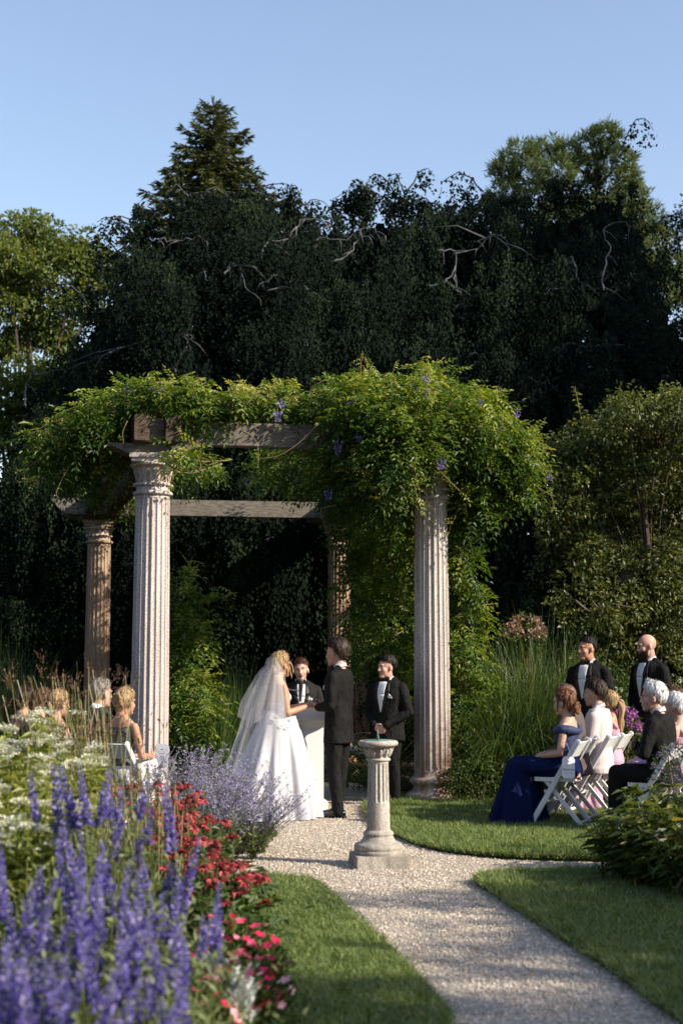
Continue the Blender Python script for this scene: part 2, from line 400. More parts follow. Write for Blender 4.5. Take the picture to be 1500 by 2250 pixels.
# a few fallen leaves on the path and the grass
M['fallen']=leafm('fallen_leaf',[(.20,.12,.05),(.32,.22,.09),(.42,.34,.16)],.2,.7,.2)
fl=MB(); n=90; q=np.stack([RNG.uniform(-1.2,2.4,n),RNG.uniform(6,15,n)],1); keep=~inpoly(q,np.array([[a[0],a[1]] for a in BED_L])); q=q[keep]; n=len(q); onl=np.zeros(n,bool)
for L_ in LAWNS: onl|=inpoly(q,np.array([[a[0],a[1]] for a in L_]))
az=RNG.uniform(0,2*PI,n); leaves(fl,np.concatenate([q,np.where(onl,.075,.016)[:,None]],1),np.stack([np.cos(az),np.sin(az),RNG.uniform(-.1,.3,n)],1),np.tile([0,0,1.0],(n,1))+RNG.normal(0,.25,(n,3)),RNG.uniform(.025,.05,n),RNG.uniform(.015,.028,n),fold=.2)
tag(fl.build('fallen_leaves',M['fallen']),'small dry leaves scattered over path and lawn','leaves',kind='stuff')
# ================================================================== the pergola
def stone(name, c1, c2, stain, sz0, sz1, stain_amt):
    """speckled granite; rust-brown stains that are strongest low on the shaft (object Z sz0..sz1)"""
    m,nt,bs=_new(name); bs.inputs['Roughness'].default_value=.85; bs.inputs['Specular IOR Level'].default_value=.25
    n1=noise(nt,90,3,.7); r1=_ramp(nt,[(.36,tuple(x*.45 for x in c1)),(.47,c1),(.62,c2)]); nt.links.new(n1.outputs['Fac'],r1.inputs[0])
    n2=noise(nt,3.2,5,.6,stretch=(4.5,4.5,.22)); r2=_ramp(nt,[(.33,(.50,.47,.44)),(.6,(1,1,1))]); nt.links.new(n2.outputs['Fac'],r2.inputs[0])
    mx=nt.nodes.new('ShaderNodeMix'); mx.data_type='RGBA'; mx.blend_type='MULTIPLY'; mx.inputs[0].default_value=.75
    nt.links.new(r1.outputs[0],mx.inputs[6]); nt.links.new(r2.outputs[0],mx.inputs[7])
    tc=nt.nodes.new('ShaderNodeTexCoord'); sp=nt.nodes.new('ShaderNodeSeparateXYZ'); nt.links.new(tc.outputs['Object'],sp.inputs[0])
    mr=nt.nodes.new('ShaderNodeMapRange'); mr.inputs[1].default_value=sz1; mr.inputs[2].default_value=sz0; nt.links.new(sp.outputs[2],mr.inputs[0])
    n3=noise(nt,2.6,4,.6,stretch=(2,2,.5)); ad=nt.nodes.new('ShaderNodeMath'); ad.operation='MULTIPLY'
    r3=_ramp(nt,[(.34,(0,0,0)),(.56,(1,1,1))]); nt.links.new(n3.outputs['Fac'],r3.inputs[0])
    nt.links.new(r3.outputs[0],ad.inputs[0]); nt.links.new(mr.outputs[0],ad.inputs[1])
    a2=nt.nodes.new('ShaderNodeMath'); a2.operation='MULTIPLY'; a2.inputs[1].default_value=stain_amt; nt.links.new(ad.outputs[0],a2.inputs[0])
    m2=nt.nodes.new('ShaderNodeMix'); m2.data_type='RGBA'; nt.links.new(a2.outputs[0],m2.inputs[0]); nt.links.new(mx.outputs[2],m2.inputs[6]); m2.inputs[7].default_value=(*stain,1)
    nt.links.new(m2.outputs[2],bs.inputs['Base Color']); bump(nt,bs,n1.outputs['Fac'],.35,.004); return m
M['stone_l']=stone('granite_pinkish',(.50,.43,.40),(.66,.60,.56),(.30,.20,.16),0,2.0,.35)
M['stone_r']=stone('granite_grey',(.46,.41,.37),(.60,.55,.50),(.17,.085,.05),.12,1.7,1.0)
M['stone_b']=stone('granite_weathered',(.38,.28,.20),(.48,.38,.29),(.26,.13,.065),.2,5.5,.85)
M['cap']=stone('granite_capital',(.52,.43,.38),(.66,.58,.52),(.22,.17,.13),-.2,.5,.5)
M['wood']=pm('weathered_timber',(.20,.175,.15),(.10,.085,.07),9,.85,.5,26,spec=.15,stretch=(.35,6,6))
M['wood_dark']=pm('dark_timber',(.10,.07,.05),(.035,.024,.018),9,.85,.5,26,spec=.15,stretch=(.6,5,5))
def shaft_mesh(z0,z1,r0,r1,nf=20):
    per=8; seg=nf*per; an=np.arange(seg)/seg*2*PI; u=(np.arange(seg)%per)/per   # one flute spans [0,1)
    d=np.where((u>.14)&(u<.99), np.sqrt(np.clip(1-((u-.565)/.43)**2,0,1)),0)
    zs=np.concatenate([[z0,z0+.03,z0+.045,z0+.065,z0+.10],np.linspace(z0+.3,z1-.3,9),[z1-.09,z1-.06,z1-.04,z1-.03,z1]])
    b=MB(); v=[]
    for z in zs:
        t=(z-z0)/(z1-z0); r=r0+(r1-r0)*(t**1.5)
        e=min(z-z0-.03,z1-.03-z)/.07; k=0 if e<=0 else math.sqrt(max(0,1-(1-min(1,e))**2))
        rr=r-d*k*r*.085
        v.append(np.stack([rr*np.cos(an),rr*np.sin(an),np.full(seg,z)],1))
    k=len(zs); i=np.arange(k-1)[:,None]*seg; j=np.arange(seg)[None,:]; j2=(j+1)%seg
    b.add(np.concatenate(v),np.stack([i+j,i+j2,i+seg+j2,i+seg+j],-1).reshape(-1,4)); return b
def arc(cr,cz,r,a0,a1,n=6): return [(cr+r*math.cos(R(a)),cz+r*math.sin(R(a))) for a in np.linspace(a0,a1,n)]
def column(px,Y,r,mat,ztop,parent,ck=1.0):
    """base, fluted shaft, neck ring, bead ring, leaf capital, abacus"""
    x=xat(px,Y); sh=shaft_mesh(.33,ztop,r,r*.895).build('column',mat,parent); sh.location=(x,Y,0); sh.rotation_euler=(0,0,.1)
    bm_=MB(); k=r/.215
    prof=[(.30*k,-.03),(.30*k,.02)]+arc(.262*k,.075,.052*k,-80,80)+[(.262*k,.13),(.245*k,.14)]+[(.228*k,.165),(.226*k,.19),(.238*k,.21)]+arc(.238*k,.252,.036*k,-75,80)+[(.236*k,.291),(.222*k,.302),(.216*k,.335)]
    bm_.lathe(prof,40); bm_.build('column_base',mat,sh,smooth=True)
    n=MB(); rt=r*.895; n.lathe([(rt*.98,ztop-.005)]+[(rt+.002,ztop)]+arc(rt+.012,ztop+.028,.024,-80,80)+[(rt*.99,ztop+.054),(rt*.985,ztop+.115)],40)
    n.build('neck_ring',mat,sh,smooth=True)
    zb=ztop+.125; bd=MB()
    for i in range(22):
        a=i/22*2*PI; bd.ell((math.cos(a)*(rt+.012),math.sin(a)*(rt+.012),zb),(.025,.025,.022),seg=8,rings=6)
    bd.lathe([(rt*.97,zb-.022),(rt+.004,zb-.012),(rt+.004,zb+.012),(rt*.96,zb+.024)],40)
    bd.build('bead_ring',M['cap'],sh,smooth=True)
    # bell with raised palm leaves
    c=MB(); z0=zb+.02
    bell=[(rt*.96,z0),(rt*.97,z0+.05*ck),(rt*1.02,z0+.10*ck),(rt*1.12,z0+.15*ck),(rt*1.25,z0+.19*ck)]+arc(rt*1.25,z0+.19*ck+.015,.022,-60,90,5)+[(rt*1.18,z0+.19*ck+.038)]
    c.lathe(bell,48)
    for i in range(14):
        a=i/14*2*PI
        for q in (-2,-1,0,1,2):      # five ribs of one palmette
            t0=a; t1=a+q*.075; pts=[]
            for s in np.linspace(0,1,5):
                aa=t0+(t1-t0)*s**.7; zz=z0+.01+.145*ck*s*(1-.07*abs(q)); rr=np.interp(zz,[p[1] for p in bell[:5]],[p[0] for p in bell[:5]])+.006
                pts.append((math.cos(aa)*rr,math.sin(aa)*rr,zz))
            c.tube(pts,[.004,.006,.008,.009,.004],4)
    c.build('capital',M['cap'],sh,smooth=True)
    za=z0+.19*ck+.038; ab=MB(); s=rt*2.62
    ab.box((0,0,za+.02),(s*.94,s*.94,.045)); ab.box((0,0,za+.068),(s*1.02,s*1.02,.05),taper=1.03)
    Ab=ab.build('abacus',mat,sh)
    return sh, za+.095
perg=thing('pergola','old garden pergola of fluted stone columns carrying weathered timber beams','pergola',(0,0,0))
YL,YR=16.0,16.6; XL=xat(329,YL); XR=xat(949,YR); ZT=3.50
cols=[]
cL,ztl=column(329,YL,.213,M['stone_l'],zat(1091,YL),perg); cR,ztr=column(949,YR,.213,M['stone_r'],zat(1091,YR)-.05,perg)
YBL,YBR=22.3,22.9
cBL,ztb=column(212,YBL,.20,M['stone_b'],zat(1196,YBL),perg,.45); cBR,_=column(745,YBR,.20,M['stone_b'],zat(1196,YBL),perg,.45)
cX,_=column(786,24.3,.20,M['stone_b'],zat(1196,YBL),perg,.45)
XBL,XBR=xat(212,YBL),xat(745,YBR)
zB=ztl+.0
def bracket(c,x,Y,z,dirv,h=.11):
    b=MB(); d=Vector(dirv).normalized(); s=Vector((-d.y,d.x,0)); w=.17; L1,L2=.31,.52
    v=[]
    for sd in (-1,1):
        for (l,zz) in ((-L1,0),(L1,0),(L1+.05,.03),(L2-.04,h-.03),(L2,h-.02),(L2,h),(-L2,h),(-L2,h-.02),(-L2+.04,h-.03),(-L1-.05,.03)):
            v.append(Vector((x,Y,z))+d*l+s*w*sd+Vector((0,0,zz)))
    n=10; b.add(v,[list(range(n))]); b.add(v,[list(range(n,2*n))[::-1]]); b.add(v,[[i,i+n,(i+1)%n+n,(i+1)%n] for i in range(n)])
    import bmesh
    me=b.mesh('bracket'); bm=bmesh.new(); bm.from_mesh(me); bmesh.ops.recalc_face_normals(bm,faces=bm.faces); bm.to_mesh(me); bm.free()
    return link('bracket',me,M['wood'],perg)
AX=Vector((XBL-XL,YBL-YL,0)).normalized(); CR=Vector((XR-XL,YR-YL,0)).normalized()
zl=ztl+.002
bracket(cL,XL,YL,zl,CR); bracket(cR,XR,YR,zl,CR)
zbk=ztb+.002
CRB=Vector((XBR-XBL,YBR-YBL,0)).normalized()
bracket(cBL,XBL,YBL,zbk,CRB,.07); bracket(cBR,XBR,YBR,zbk,CRB,.07)
zb0=zl+.114; hb=.29
def beam(name,a,b,w,h,mat): 
    m=MB(); m.bar(a,b,w,h,ch=.012); return m.build(name,mat,perg)
# paired side beams run front to back over each column row, a cross beam is let in between them
for (p,q,n) in ((Vector((XL,YL,0)),Vector((XBL,YBL,0)),0),(Vector((XR,YR,0)),Vector((XBR,YBR,0)),1)):
    ax=(q-p).normalized(); sd=Vector((ax.y,-ax.x,0)); dz=(zbk+.074+.14)-(zb0+hb/2)
    for s in (-.175,.175):
        a=p-ax*.36+sd*s; c=q+ax*.40+sd*s
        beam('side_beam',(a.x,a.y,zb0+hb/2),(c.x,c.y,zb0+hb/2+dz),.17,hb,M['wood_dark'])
    a=p-ax*.20; beam('beam_block',(a.x,a.y,zb0+hb/2-.002),((p+ax*.35).x,(p+ax*.35).y,zb0+hb/2-.002),.178,hb-.01,M['wood'])
pF=Vector((XL,YL,0))+CR*.27; pG=Vector((XR,YR,0))-CR*.27
beam('cross_beam',(pF.x,pF.y-.04,zb0+hb/2-.004),(pG.x,pG.y-.04,zb0+hb/2-.004),.12,hb-.012,M['wood'])
# back cross beam with cut ends
m=MB(); d=CRB; a=Vector((XBL,YBL,0))-d*.75; c=Vector((XBR,YBR,0))+d*.75; y0=zbk+.074; h2=.25
s=Vector((-d.y,d.x,0))*.07; prof=[(0,h2),(0,h2-.05),(.16,.02),(.22,0)]
L=(c-a).length; prof=prof+[(L-.22,0),(L-.16,.02),(L,h2-.05),(L,h2)]
v=[a+d*x+Vector((0,0,y0+z))-s-AX*.28 for x,z in prof]+[a+d*x+Vector((0,0,y0+z))+s-AX*.28 for x,z in prof]; n=len(prof)
m.add(v,[list(range(n))]); m.add(v,[list(range(n,2*n))[::-1]]); m.add(v,[[i,i+n,(i+1)%n+n,(i+1)%n] for i in range(n)])
m.build('cross_beam',M['wood'],perg)

# ================================================================== sundial on its pedestal
M['dial_stone']=stone('pedestal_stone',(.42,.38,.33),(.55,.50,.44),(.14,.12,.09),-.05,.5,.6)
M['verdigris']=pm('verdigris_bronze',(.16,.28,.23),(.08,.15,.12),18,.6,.2,spec=.4)
sp=gnd(831,1904); S=thing('sundial','stone sundial on a fluted pedestal standing on the gravel path','sundial',(sp.x,sp.y+.0,.0),R(9)); S.scale=(.89,.89,.985)
b=MB(); b.box((0,0,.035),(.46,.46,.13),taper=.965); b.build('plinth',M['dial_stone'],S)
b=MB(); b.lathe([(.205,.095),(.212,.115),(.212,.135)]+arc(.185,.155,.03,-60,80,5)+[(.165,.19),(.142,.215),(.128,.24)]+arc(.118,.258,.018,-70,80,5)+[(.106,.29)],40); b.build('pedestal_base',M['dial_stone'],S,smooth=True)
nf=16; per=6; seg=nf*per; an=np.arange(seg)/seg*2*PI; u=(np.arange(seg)%per)/per; dd=np.where(u>.12,np.sqrt(np.clip(1-((u-.56)/.44)**2,0,1)),0)
b=MB(); v=[]; zs=[.28,.42,.50,.505,.515,.53,.60,.72,.785,.80,.81,.83]
for z in zs:
    r=.104-.012*(z-.28)/.5; e=min(z-.502,.808-z)/.02; k=0 if e<=0 else min(1,e)**.5; rr=r-dd*k*.013
    v.append(np.stack([rr*np.cos(an),rr*np.sin(an),np.full(seg,z)],1))
k=len(zs); i=np.arange(k-1)[:,None]*seg; j=np.arange(seg)[None,:]; j2=(j+1)%seg
b.add(np.concatenate(v),np.stack([i+j,i+j2,i+seg+j2,i+seg+j],-1).reshape(-1,4)); b.build('shaft',M['dial_stone'],S)
b=MB(); b.lathe([(.092,.82),(.098,.825)]+arc(.100,.838,.010,-70,70,5)+[(.094,.852),(.093,.87),(.102,.90),(.120,.93),(.140,.948)],40)
for i in range(12):                      # carved leaves round the bell
    a=i/12*2*PI
    pts=[(math.cos(a)*r,math.sin(a)*r,z) for r,z in ((.092,.855),(.098,.873),(.108,.895),(.124,.915),(.134,.908))]
    b.tube(pts,[.010,.017,.020,.015,.006],6)
    a+=PI/12; pts=[(math.cos(a)*r,math.sin(a)*r,z) for r,z in ((.094,.87),(.106,.90),(.122,.925),(.136,.94))]
    b.tube(pts,[.008,.012,.013,.008],6)
b.build('bell',M['dial_stone'],S,smooth=True)
b=MB(); b.lathe([(.150,.945)]+arc(.155,.966,.022,-80,80,7)+[(.150,.988),(.132,.984),(.0001,.984)],48); b.build('top_slab',M['dial_stone'],S,smooth=True)
b=MB(); b.lathe([(.128,.985),(.130,.989),(.126,.993),(.0001,.993)],40); dp=b.build('dial_plate',M['verdigris'],S)
b=MB(); v=[(-.003,-.05,.993),(-.003,.055,.993),(-.003,.035,1.075),(-.003,.02,1.07),(.003,-.05,.993),(.003,.055,.993),(.003,.035,1.075),(.003,.02,1.07)]
b.add(v,[[0,1,2,3],[7,6,5,4],[0,4,5,1],[1,5,6,2],[2,6,7,3],[3,7,4,0]]); b.build('gnomon',M['verdigris'],dp)

# ================================================================== white lectern
M['white_paint']=pm('white_paint',(.80,.80,.80),(.74,.74,.75),3,.5,.03,40)
lp=at(672,1700,15.6); LX=lp.x+.02; LY=15.55
Lc=thing('lectern','white painted lectern between bride and groom','lectern',(LX,LY,0),R(8))
b=MB(); b.box((0,0,.0575),(.40,.36,.125)); b.build('plinth',M['white_paint'],Lc)
b=MB(); b.box((0,0,.52),(.31,.29,.81)); b.build('body',M['white_paint'],Lc)
b=MB(); b.box((0,0,.915),(.31,.29,.07),M=None); 
v=[(-.155,-.145,.90),(.155,-.145,.90),(.155,.145,.90),(-.155,.145,.90),(-.20,-.21,.985),(.20,-.21,.985),(.20,.21,.985),(-.20,.21,.985)]
b=MB(); b.add(v,[[0,3,2,1],[4,5,6,7],[0,1,5,4],[1,2,6,5],[2,3,7,6],[3,0,4,7]]); b.build('cove',M['white_paint'],Lc)
b=MB(); b.box((0,0,1.055),(.47,.47,.138)); b.build('top',M['white_paint'],Lc)

# ================================================================== microphone on a boom stand
M['black_metal']=pm('black_metal',(.02,.02,.02),(.03,.03,.03),20,.4,spec=.5)
M['chrome_grey']=pm('grey_metal',(.35,.35,.36),(.25,.25,.26),20,.35,metal=.6)
mp=Vector((xat(618,15.85),15.85,0)); mic=thing('microphone_stand','black microphone on a thin boom stand in front of the officiant','microphone',mp)
zm=zat(1512,15.85); tip=Vector((xat(660,15.6)-mp.x,-.25,zat(1519,15.6)))
b=MB(); b.lathe([(.13,-.02),(.13,.02),(.03,.03),(.012,.05)],24); b.build('base',M['black_metal'],mic)
b=MB(); b.tube([(0,0,.04),(0,0,zm-.02)],.010,8); b.build('pole',M['black_metal'],mic)
b=MB(); b.tube([(-.12,.05,zm-.02),(0,0,zm),tip],.007,8); b.build('boom_arm',M['chrome_grey'],mic)
b=MB(); b.tube([tip+Vector((-.004,0,-.11)),tip+Vector((-.002,0,-.05)),tip,tip+Vector((.004,-.01,.07)),tip+Vector((.005,-.012,.11)),tip+Vector((.006,-.012,.13))],[.014,.017,.02,.024,.028,.018],12); b.build('microphone_head',M['black_metal'],mic)
# dark folded frame behind the groom
fp=Vector((xat(790,18.5),18.5,0)); fr=thing('folded_stand','black tubular frame with a grey rounded bar on the ground behind the groom','stand',fp)
b=MB(); b.tube([(-.16,0,-.02),(-.17,0,.35),(-.12,0,.66),(0,0,.70),(.13,0,.70),(.17,0,.62),(.17,0,-.02)],.014,8); b.build('frame',M['black_metal'],fr)
b=MB(); b.tube([(-.19,-.05,.50),(-.14,-.05,.50),(0,-.05,.46),(.16,-.05,.42),(.2,-.05,.41)],[.03,.06,.065,.06,.03],10); b.build('bar',M['chrome_grey'],fr)

# ================================================================== white folding chairs
M['resin']=pm('white_resin',(.68,.68,.675),(.62,.62,.62),4,.35,.03,30)
def make_chair():
    """faces +Y; seat 0.44 high; long rails run from the top of the back to the front feet"""
    c=empty('folding_chair')
    for s in (-1,1):
        b=MB(); x=.205*s
        b.bar((x,.25,-.01),(x,-.235,.80),.026,.052,up=(0,1,0),ch=.006)
        b.ell((x,-.238,.80),(.013,.032,.03),seg=8,rings=6); b.build('front_leg',M['resin'],c)
        b=MB(); x=.165*s; b.bar((x,-.27,-.01),(x,.10,.44),.024,.042,up=(0,1,0),ch=.006); b.build('rear_leg',M['resin'],c)
    b=MB(); v=[]
    for z in (.425,.462):
        for (x,y) in ((-.19,-.17),(.19,-.17),(.20,-.1),(.205,.12),(.18,.20),(.12,.225),(-.12,.225),(-.18,.20),(-.205,.12),(-.20,-.1)): v.append((x*.93,y,z))
    n=10; b.add(v,[list(range(n))[::-1]]); b.add(v,[list(range(n,2*n))]); b.add(v,[[i,(i+1)%n,(i+1)%n+n,i+n] for i in range(n)]); b.build('seat',M['resin'],c)
    b=MB(); Y0,Z0,Y1,Z1=-.154,.665,-.235,.80; v=[]
    for (y,z) in ((Y0,Z0),(Y1,Z1)):
        for k,x in enumerate(np.linspace(-.192,.192,7)):
            bow=-.03*(1-(x/.192)**2); v.append((x,y+bow-.009,z-.004)); v.append((x,y+bow+.009,z+.004))
    f=[]
    for k in range(6):
        a=2*k; f+= [[a,a+2,a+16,a+14],[a+1,a+15,a+17,a+3],[a+14,a+16,a+17,a+15],[a,a+1,a+3,a+2]]
    f+=[[0,14,15,1],[12,13,27,26]]
    b.add(v,f); b.build('backrest',M['resin'],c)
    for (y,z,wd) in ((-.235,.04,.165),(.10,.33,.165),(.115,.225,.205),(.215,.05,.205)):
        b=MB(); b.bar((-wd,y,z),(wd,y,z),.022,.03,ch=.004); b.build('stretcher',M['resin'],c)
    return c
chair0=make_chair(); _used=[False]
def chair(x,y,rz,label,group):
    o=chair0 if not _used[0] else copy_tree(chair0); _used[0]=True
    o.location=(x,y,.036); o.rotation_euler=(0,0,rz); return tag(o,label,'chair',group)
# ================================================================== foliage materials
M['bark_grey']=pm('pale_beech_bark',(.10,.10,.105),(.055,.055,.06),6,.8,.3,spec=.2)
M['bark']=pm('brown_bark',(.10,.075,.055),(.05,.038,.03),8,.9,.6,spec=.15)
M['twig']=pm('vine_twig',(.22,.16,.09),(.13,.09,.05),12,.8,.2,spec=.2)
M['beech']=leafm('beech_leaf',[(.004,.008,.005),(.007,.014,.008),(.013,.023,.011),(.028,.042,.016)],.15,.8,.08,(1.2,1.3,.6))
M['spruce']=leafm('spruce_needle',[(.02,.034,.013),(.042,.06,.018),(.078,.092,.026),(.12,.12,.035)],.2,.6,.25)
M['pine']=leafm('pine_needle',[(.045,.07,.026),(.08,.115,.04),(.14,.17,.06)],.3,.6,.25)
M['oak']=leafm('oak_leaf',[(.05,.08,.018),(.085,.125,.028),(.13,.17,.04),(.20,.21,.06)],.4,.5,.3)
M['shrub']=leafm('shrub_leaf',[(.028,.045,.012),(.065,.09,.02),(.12,.145,.036),(.27,.27,.09)],.35,.45,.4)
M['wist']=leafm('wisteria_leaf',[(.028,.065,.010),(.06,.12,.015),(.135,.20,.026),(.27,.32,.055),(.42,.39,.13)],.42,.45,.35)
M['wflower']=leafm('wisteria_petal',[(.16,.11,.42),(.26,.19,.55),(.42,.36,.68)],.3,.6,.2,(1.1,1.1,1.2))
M['mgrass']=leafm('maiden_grass',[(.03,.065,.018),(.05,.10,.026),(.085,.14,.035),(.17,.19,.07)],.3,.45,.4)
M['bush']=leafm('bush_leaf',[(.03,.06,.012),(.06,.10,.02),(.10,.15,.03)],.3,.5,.3)
M['far']=leafm('far_leaf',[(.012,.02,.008),(.02,.03,.010),(.03,.04,.014)],.15,.6,.2)

def clump_leaves(mb, c, rad, n, size, rbase='r', flat=1.0, updir=.3, w=.55):
    """a leaf clump: leaves pointing outwards and a little down from centre c"""
    p,d=ell_points(n,c,(rad,rad,rad*flat),.35)
    dd=unit(d+RNG.normal(0,.6,(n,3))-np.array([0,0,.25])); nr=unit(RNG.normal(0,.7,(n,3))+np.array([.2,-.3,1.0]))
    s=RNG.uniform(.7,1.25,n)*size
    rbase=RNG.uniform(.25,.75) if rbase=='r' else rbase
    r=np.clip(RNG.normal(rbase,.2,n),0,1)
    leaves(mb,p,dd,nr,s,s*w,r,droop=.15)
# ------------------------------------------------------------------ weeping beech
def ipx(tab,x):
    return np.interp(x,[t[0] for t in tab],[t[1] for t in tab])
BY=28.0
sil=[(-200,1150),(20,1010),(60,870),(140,800),(185,700),(255,600),(300,480),(350,455),(430,440),(520,415),(600,440),(700,445),(780,435),(850,425),(900,420),(960,455),(1050,430),(1100,455),(1200,425),(1260,410),(1330,370),(1372,400),(1400,500),(1430,585),(1460,640),(1520,680),(1620,720),(1750,850),(1850,1150)]
sil=[(at(x,y,BY).x,at(x,y,BY).z-.25) for x,y in sil]
def HX(x): return np.interp(x,[s[0] for s in sil],[s[1] for s in sil])
def beech_surface(x,z):
    """distance Y of the crown's near face"""
    h=np.maximum(HX(x),.5); q=np.clip(z/h,0,1)
    bulge=.4*np.sin(x*1.3+.6)+.35*np.sin(x*2.7+z*.9)+.6*np.sin(z*1.6+x*.8)
    edge=np.clip(1-((x-.8)/9.5)**2,.05,1)**.5
    return BY-4.6*edge*np.sqrt(np.clip(1-q**3,0,1))+.7*bulge*.6*np.sqrt(np.clip(1-q**2,0,1))
def weeping_beech():
    t=thing('weeping_beech','huge dark weeping beech with grey arching branches behind the pergola','tree',(.8,BY+.5,0))
    off=np.array([.8,BY+.5,0])
    tr=MB(); tr.tube([(.8,BY+.5,-.1),(.7,BY+.5,1.5),(.9,BY+.4,4),(1.2,BY+.5,7),(1.5,BY+.5,9)],[.7,.5,.42,.3,.12],12)
    for i in range(16):
        a=RNG.uniform(0,2*PI); z0=RNG.uniform(2,7.5); ex=RNG.uniform(-6,7); zz=HX(ex)*.8
        tr.tube([(.9,BY+.45,z0),(.9+(ex-.9)*.4,BY+.45+RNG.uniform(-1,1),z0+(zz-z0)*.7),(ex,BY+RNG.uniform(-2,1),zz)],[.16,.11,.04],6)
    o=tr.build('trunk',M['bark_grey'],t,smooth=True); o.location=-Vector(off)
    cr=MB()
    # hanging leaf strands over the whole near face (and the flanks)
    nb=300; bx=RNG.uniform(-8.4,9.4,nb); bu=RNG.random(nb)**.9; bz=HX(bx)*(1-.86*bu); by=beech_surface(bx,bz)-RNG.uniform(.15,.6,nb)*np.clip(bu*6,0,1); bc=RNG.normal(0,.16,nb); bw=RNG.uniform(.3,.75,nb)
    n1=7600; ib=RNG.integers(0,nb,n1); e=RNG.normal(0,1,n1); x1=bx[ib]+e*bw[ib]*.6; z1=bz[ib]-.28*np.abs(e)**1.4*bw[ib]+RNG.normal(0,.05,n1); z1=np.minimum(z1,HX(x1)+.05); y1=by[ib]+.10*e*e+RNG.normal(0,.14,n1); L1=RNG.uniform(.6,1.9,n1)*np.where(bu[ib]<.08,.6,1); c1=bc[ib]
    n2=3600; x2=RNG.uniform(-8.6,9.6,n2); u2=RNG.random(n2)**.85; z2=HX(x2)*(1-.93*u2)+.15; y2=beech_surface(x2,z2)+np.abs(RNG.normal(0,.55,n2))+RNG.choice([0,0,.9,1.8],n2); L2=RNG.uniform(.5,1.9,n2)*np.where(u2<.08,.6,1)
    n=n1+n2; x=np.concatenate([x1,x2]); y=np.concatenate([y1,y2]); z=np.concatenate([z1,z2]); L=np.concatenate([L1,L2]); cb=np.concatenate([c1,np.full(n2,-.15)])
    P=[];Dv=[];rr=[]
    for k in range(26):
        s=(k+.5)/26.0; sway=RNG.normal(0,.035,(n,2))
        zz=z-L*s+.12*np.sin(s*PI); keep=zz>.12
        p=np.stack([x+sway[:,0]+.12*np.sin(s*4+x*7)*s,y-.25*np.sin(s*PI*.5)*0+sway[:,1]-.15*s,zz],1)[keep]
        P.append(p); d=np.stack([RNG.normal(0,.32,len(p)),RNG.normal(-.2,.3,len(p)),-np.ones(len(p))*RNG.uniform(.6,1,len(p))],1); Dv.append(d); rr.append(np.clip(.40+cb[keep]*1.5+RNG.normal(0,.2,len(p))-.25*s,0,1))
    P=np.concatenate(P); Dv=np.concatenate(Dv); rr=np.concatenate(rr); s=RNG.uniform(.05,.085,len(P))
    leaves(cr,P,Dv,unit(RNG.normal(0,.6,P.shape)+np.array([.2,-.9,.3])),s,s*.62,rr)
    # deeper foliage that closes the crown
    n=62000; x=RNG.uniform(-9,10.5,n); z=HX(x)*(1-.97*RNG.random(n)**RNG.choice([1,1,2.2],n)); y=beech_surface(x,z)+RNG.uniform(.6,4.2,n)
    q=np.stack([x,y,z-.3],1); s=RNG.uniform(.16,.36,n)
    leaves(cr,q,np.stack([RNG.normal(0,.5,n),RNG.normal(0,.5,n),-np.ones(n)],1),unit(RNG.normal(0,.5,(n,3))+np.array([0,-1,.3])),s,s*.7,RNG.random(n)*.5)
    # arching sprays along the skyline
    bt=MB()
    def spray(p0,dirx,ln,up,leafy=1.0,diry=0.0,r0=.02):
        pts=[]; 
        for s in np.linspace(0,1,9):
            pts.append(np.array(p0)+np.array([dirx*ln*s,diry*ln*s-.1*s,up*math.sin(s*PI*.62)*1.1-ln*.55*max(0,s-.45)**1.5]))
        pts=[p+RNG.normal(0,.02,3) for p in pts]
        bt.tube(pts,np.linspace(r0,.006,9),5)
        for s in np.linspace(.1,1,int(14*leafy)+3):
            i=min(8,int(s*8)); p=pts[i]; m=int(RNG.uniform(6,22)*leafy); l=RNG.uniform(.2,.9)*leafy
            zz=RNG.random(m)*l; q=np.stack([p[0]+RNG.normal(0,.05,m),p[1]+RNG.normal(0,.08,m),p[2]-zz],1)
            d=np.stack([RNG.normal(0,.6,m),RNG.normal(-.2,.5,m),-RNG.uniform(.2,1,m)],1); sz=RNG.uniform(.06,.10,m)
            leaves(cr,q,d,unit(RNG.normal(0,.7,(m,3))+np.array([0,-.8,.4])),sz,sz*.62,RNG.random(m)**1.4)
    for i in range(70):
        xx=RNG.uniform(-5.5,8.2); zz=HX(xx)-.15; spray((xx,BY-.3+RNG.normal(0,.4),zz),RNG.choice([-1,1])*RNG.uniform(.3,1),RNG.uniform(.4,.9),RNG.uniform(.15,.5))
    for (px,py,dx,up) in ((1340,372,.9,1.0),(890,430,.6,.55),(870,430,-.6,.45),(1060,420,-.8,.4),(775,455,.5,.4),(640,470,.8,.3),(680,470,-.5,.4),(310,500,-.7,.25),(1440,500,.5,.3),(420,440,-.5,.3),(1010,470,.7,.3)):
        p=at(px,py,BY-.4); spray(p,dx,1.0,up,.8)
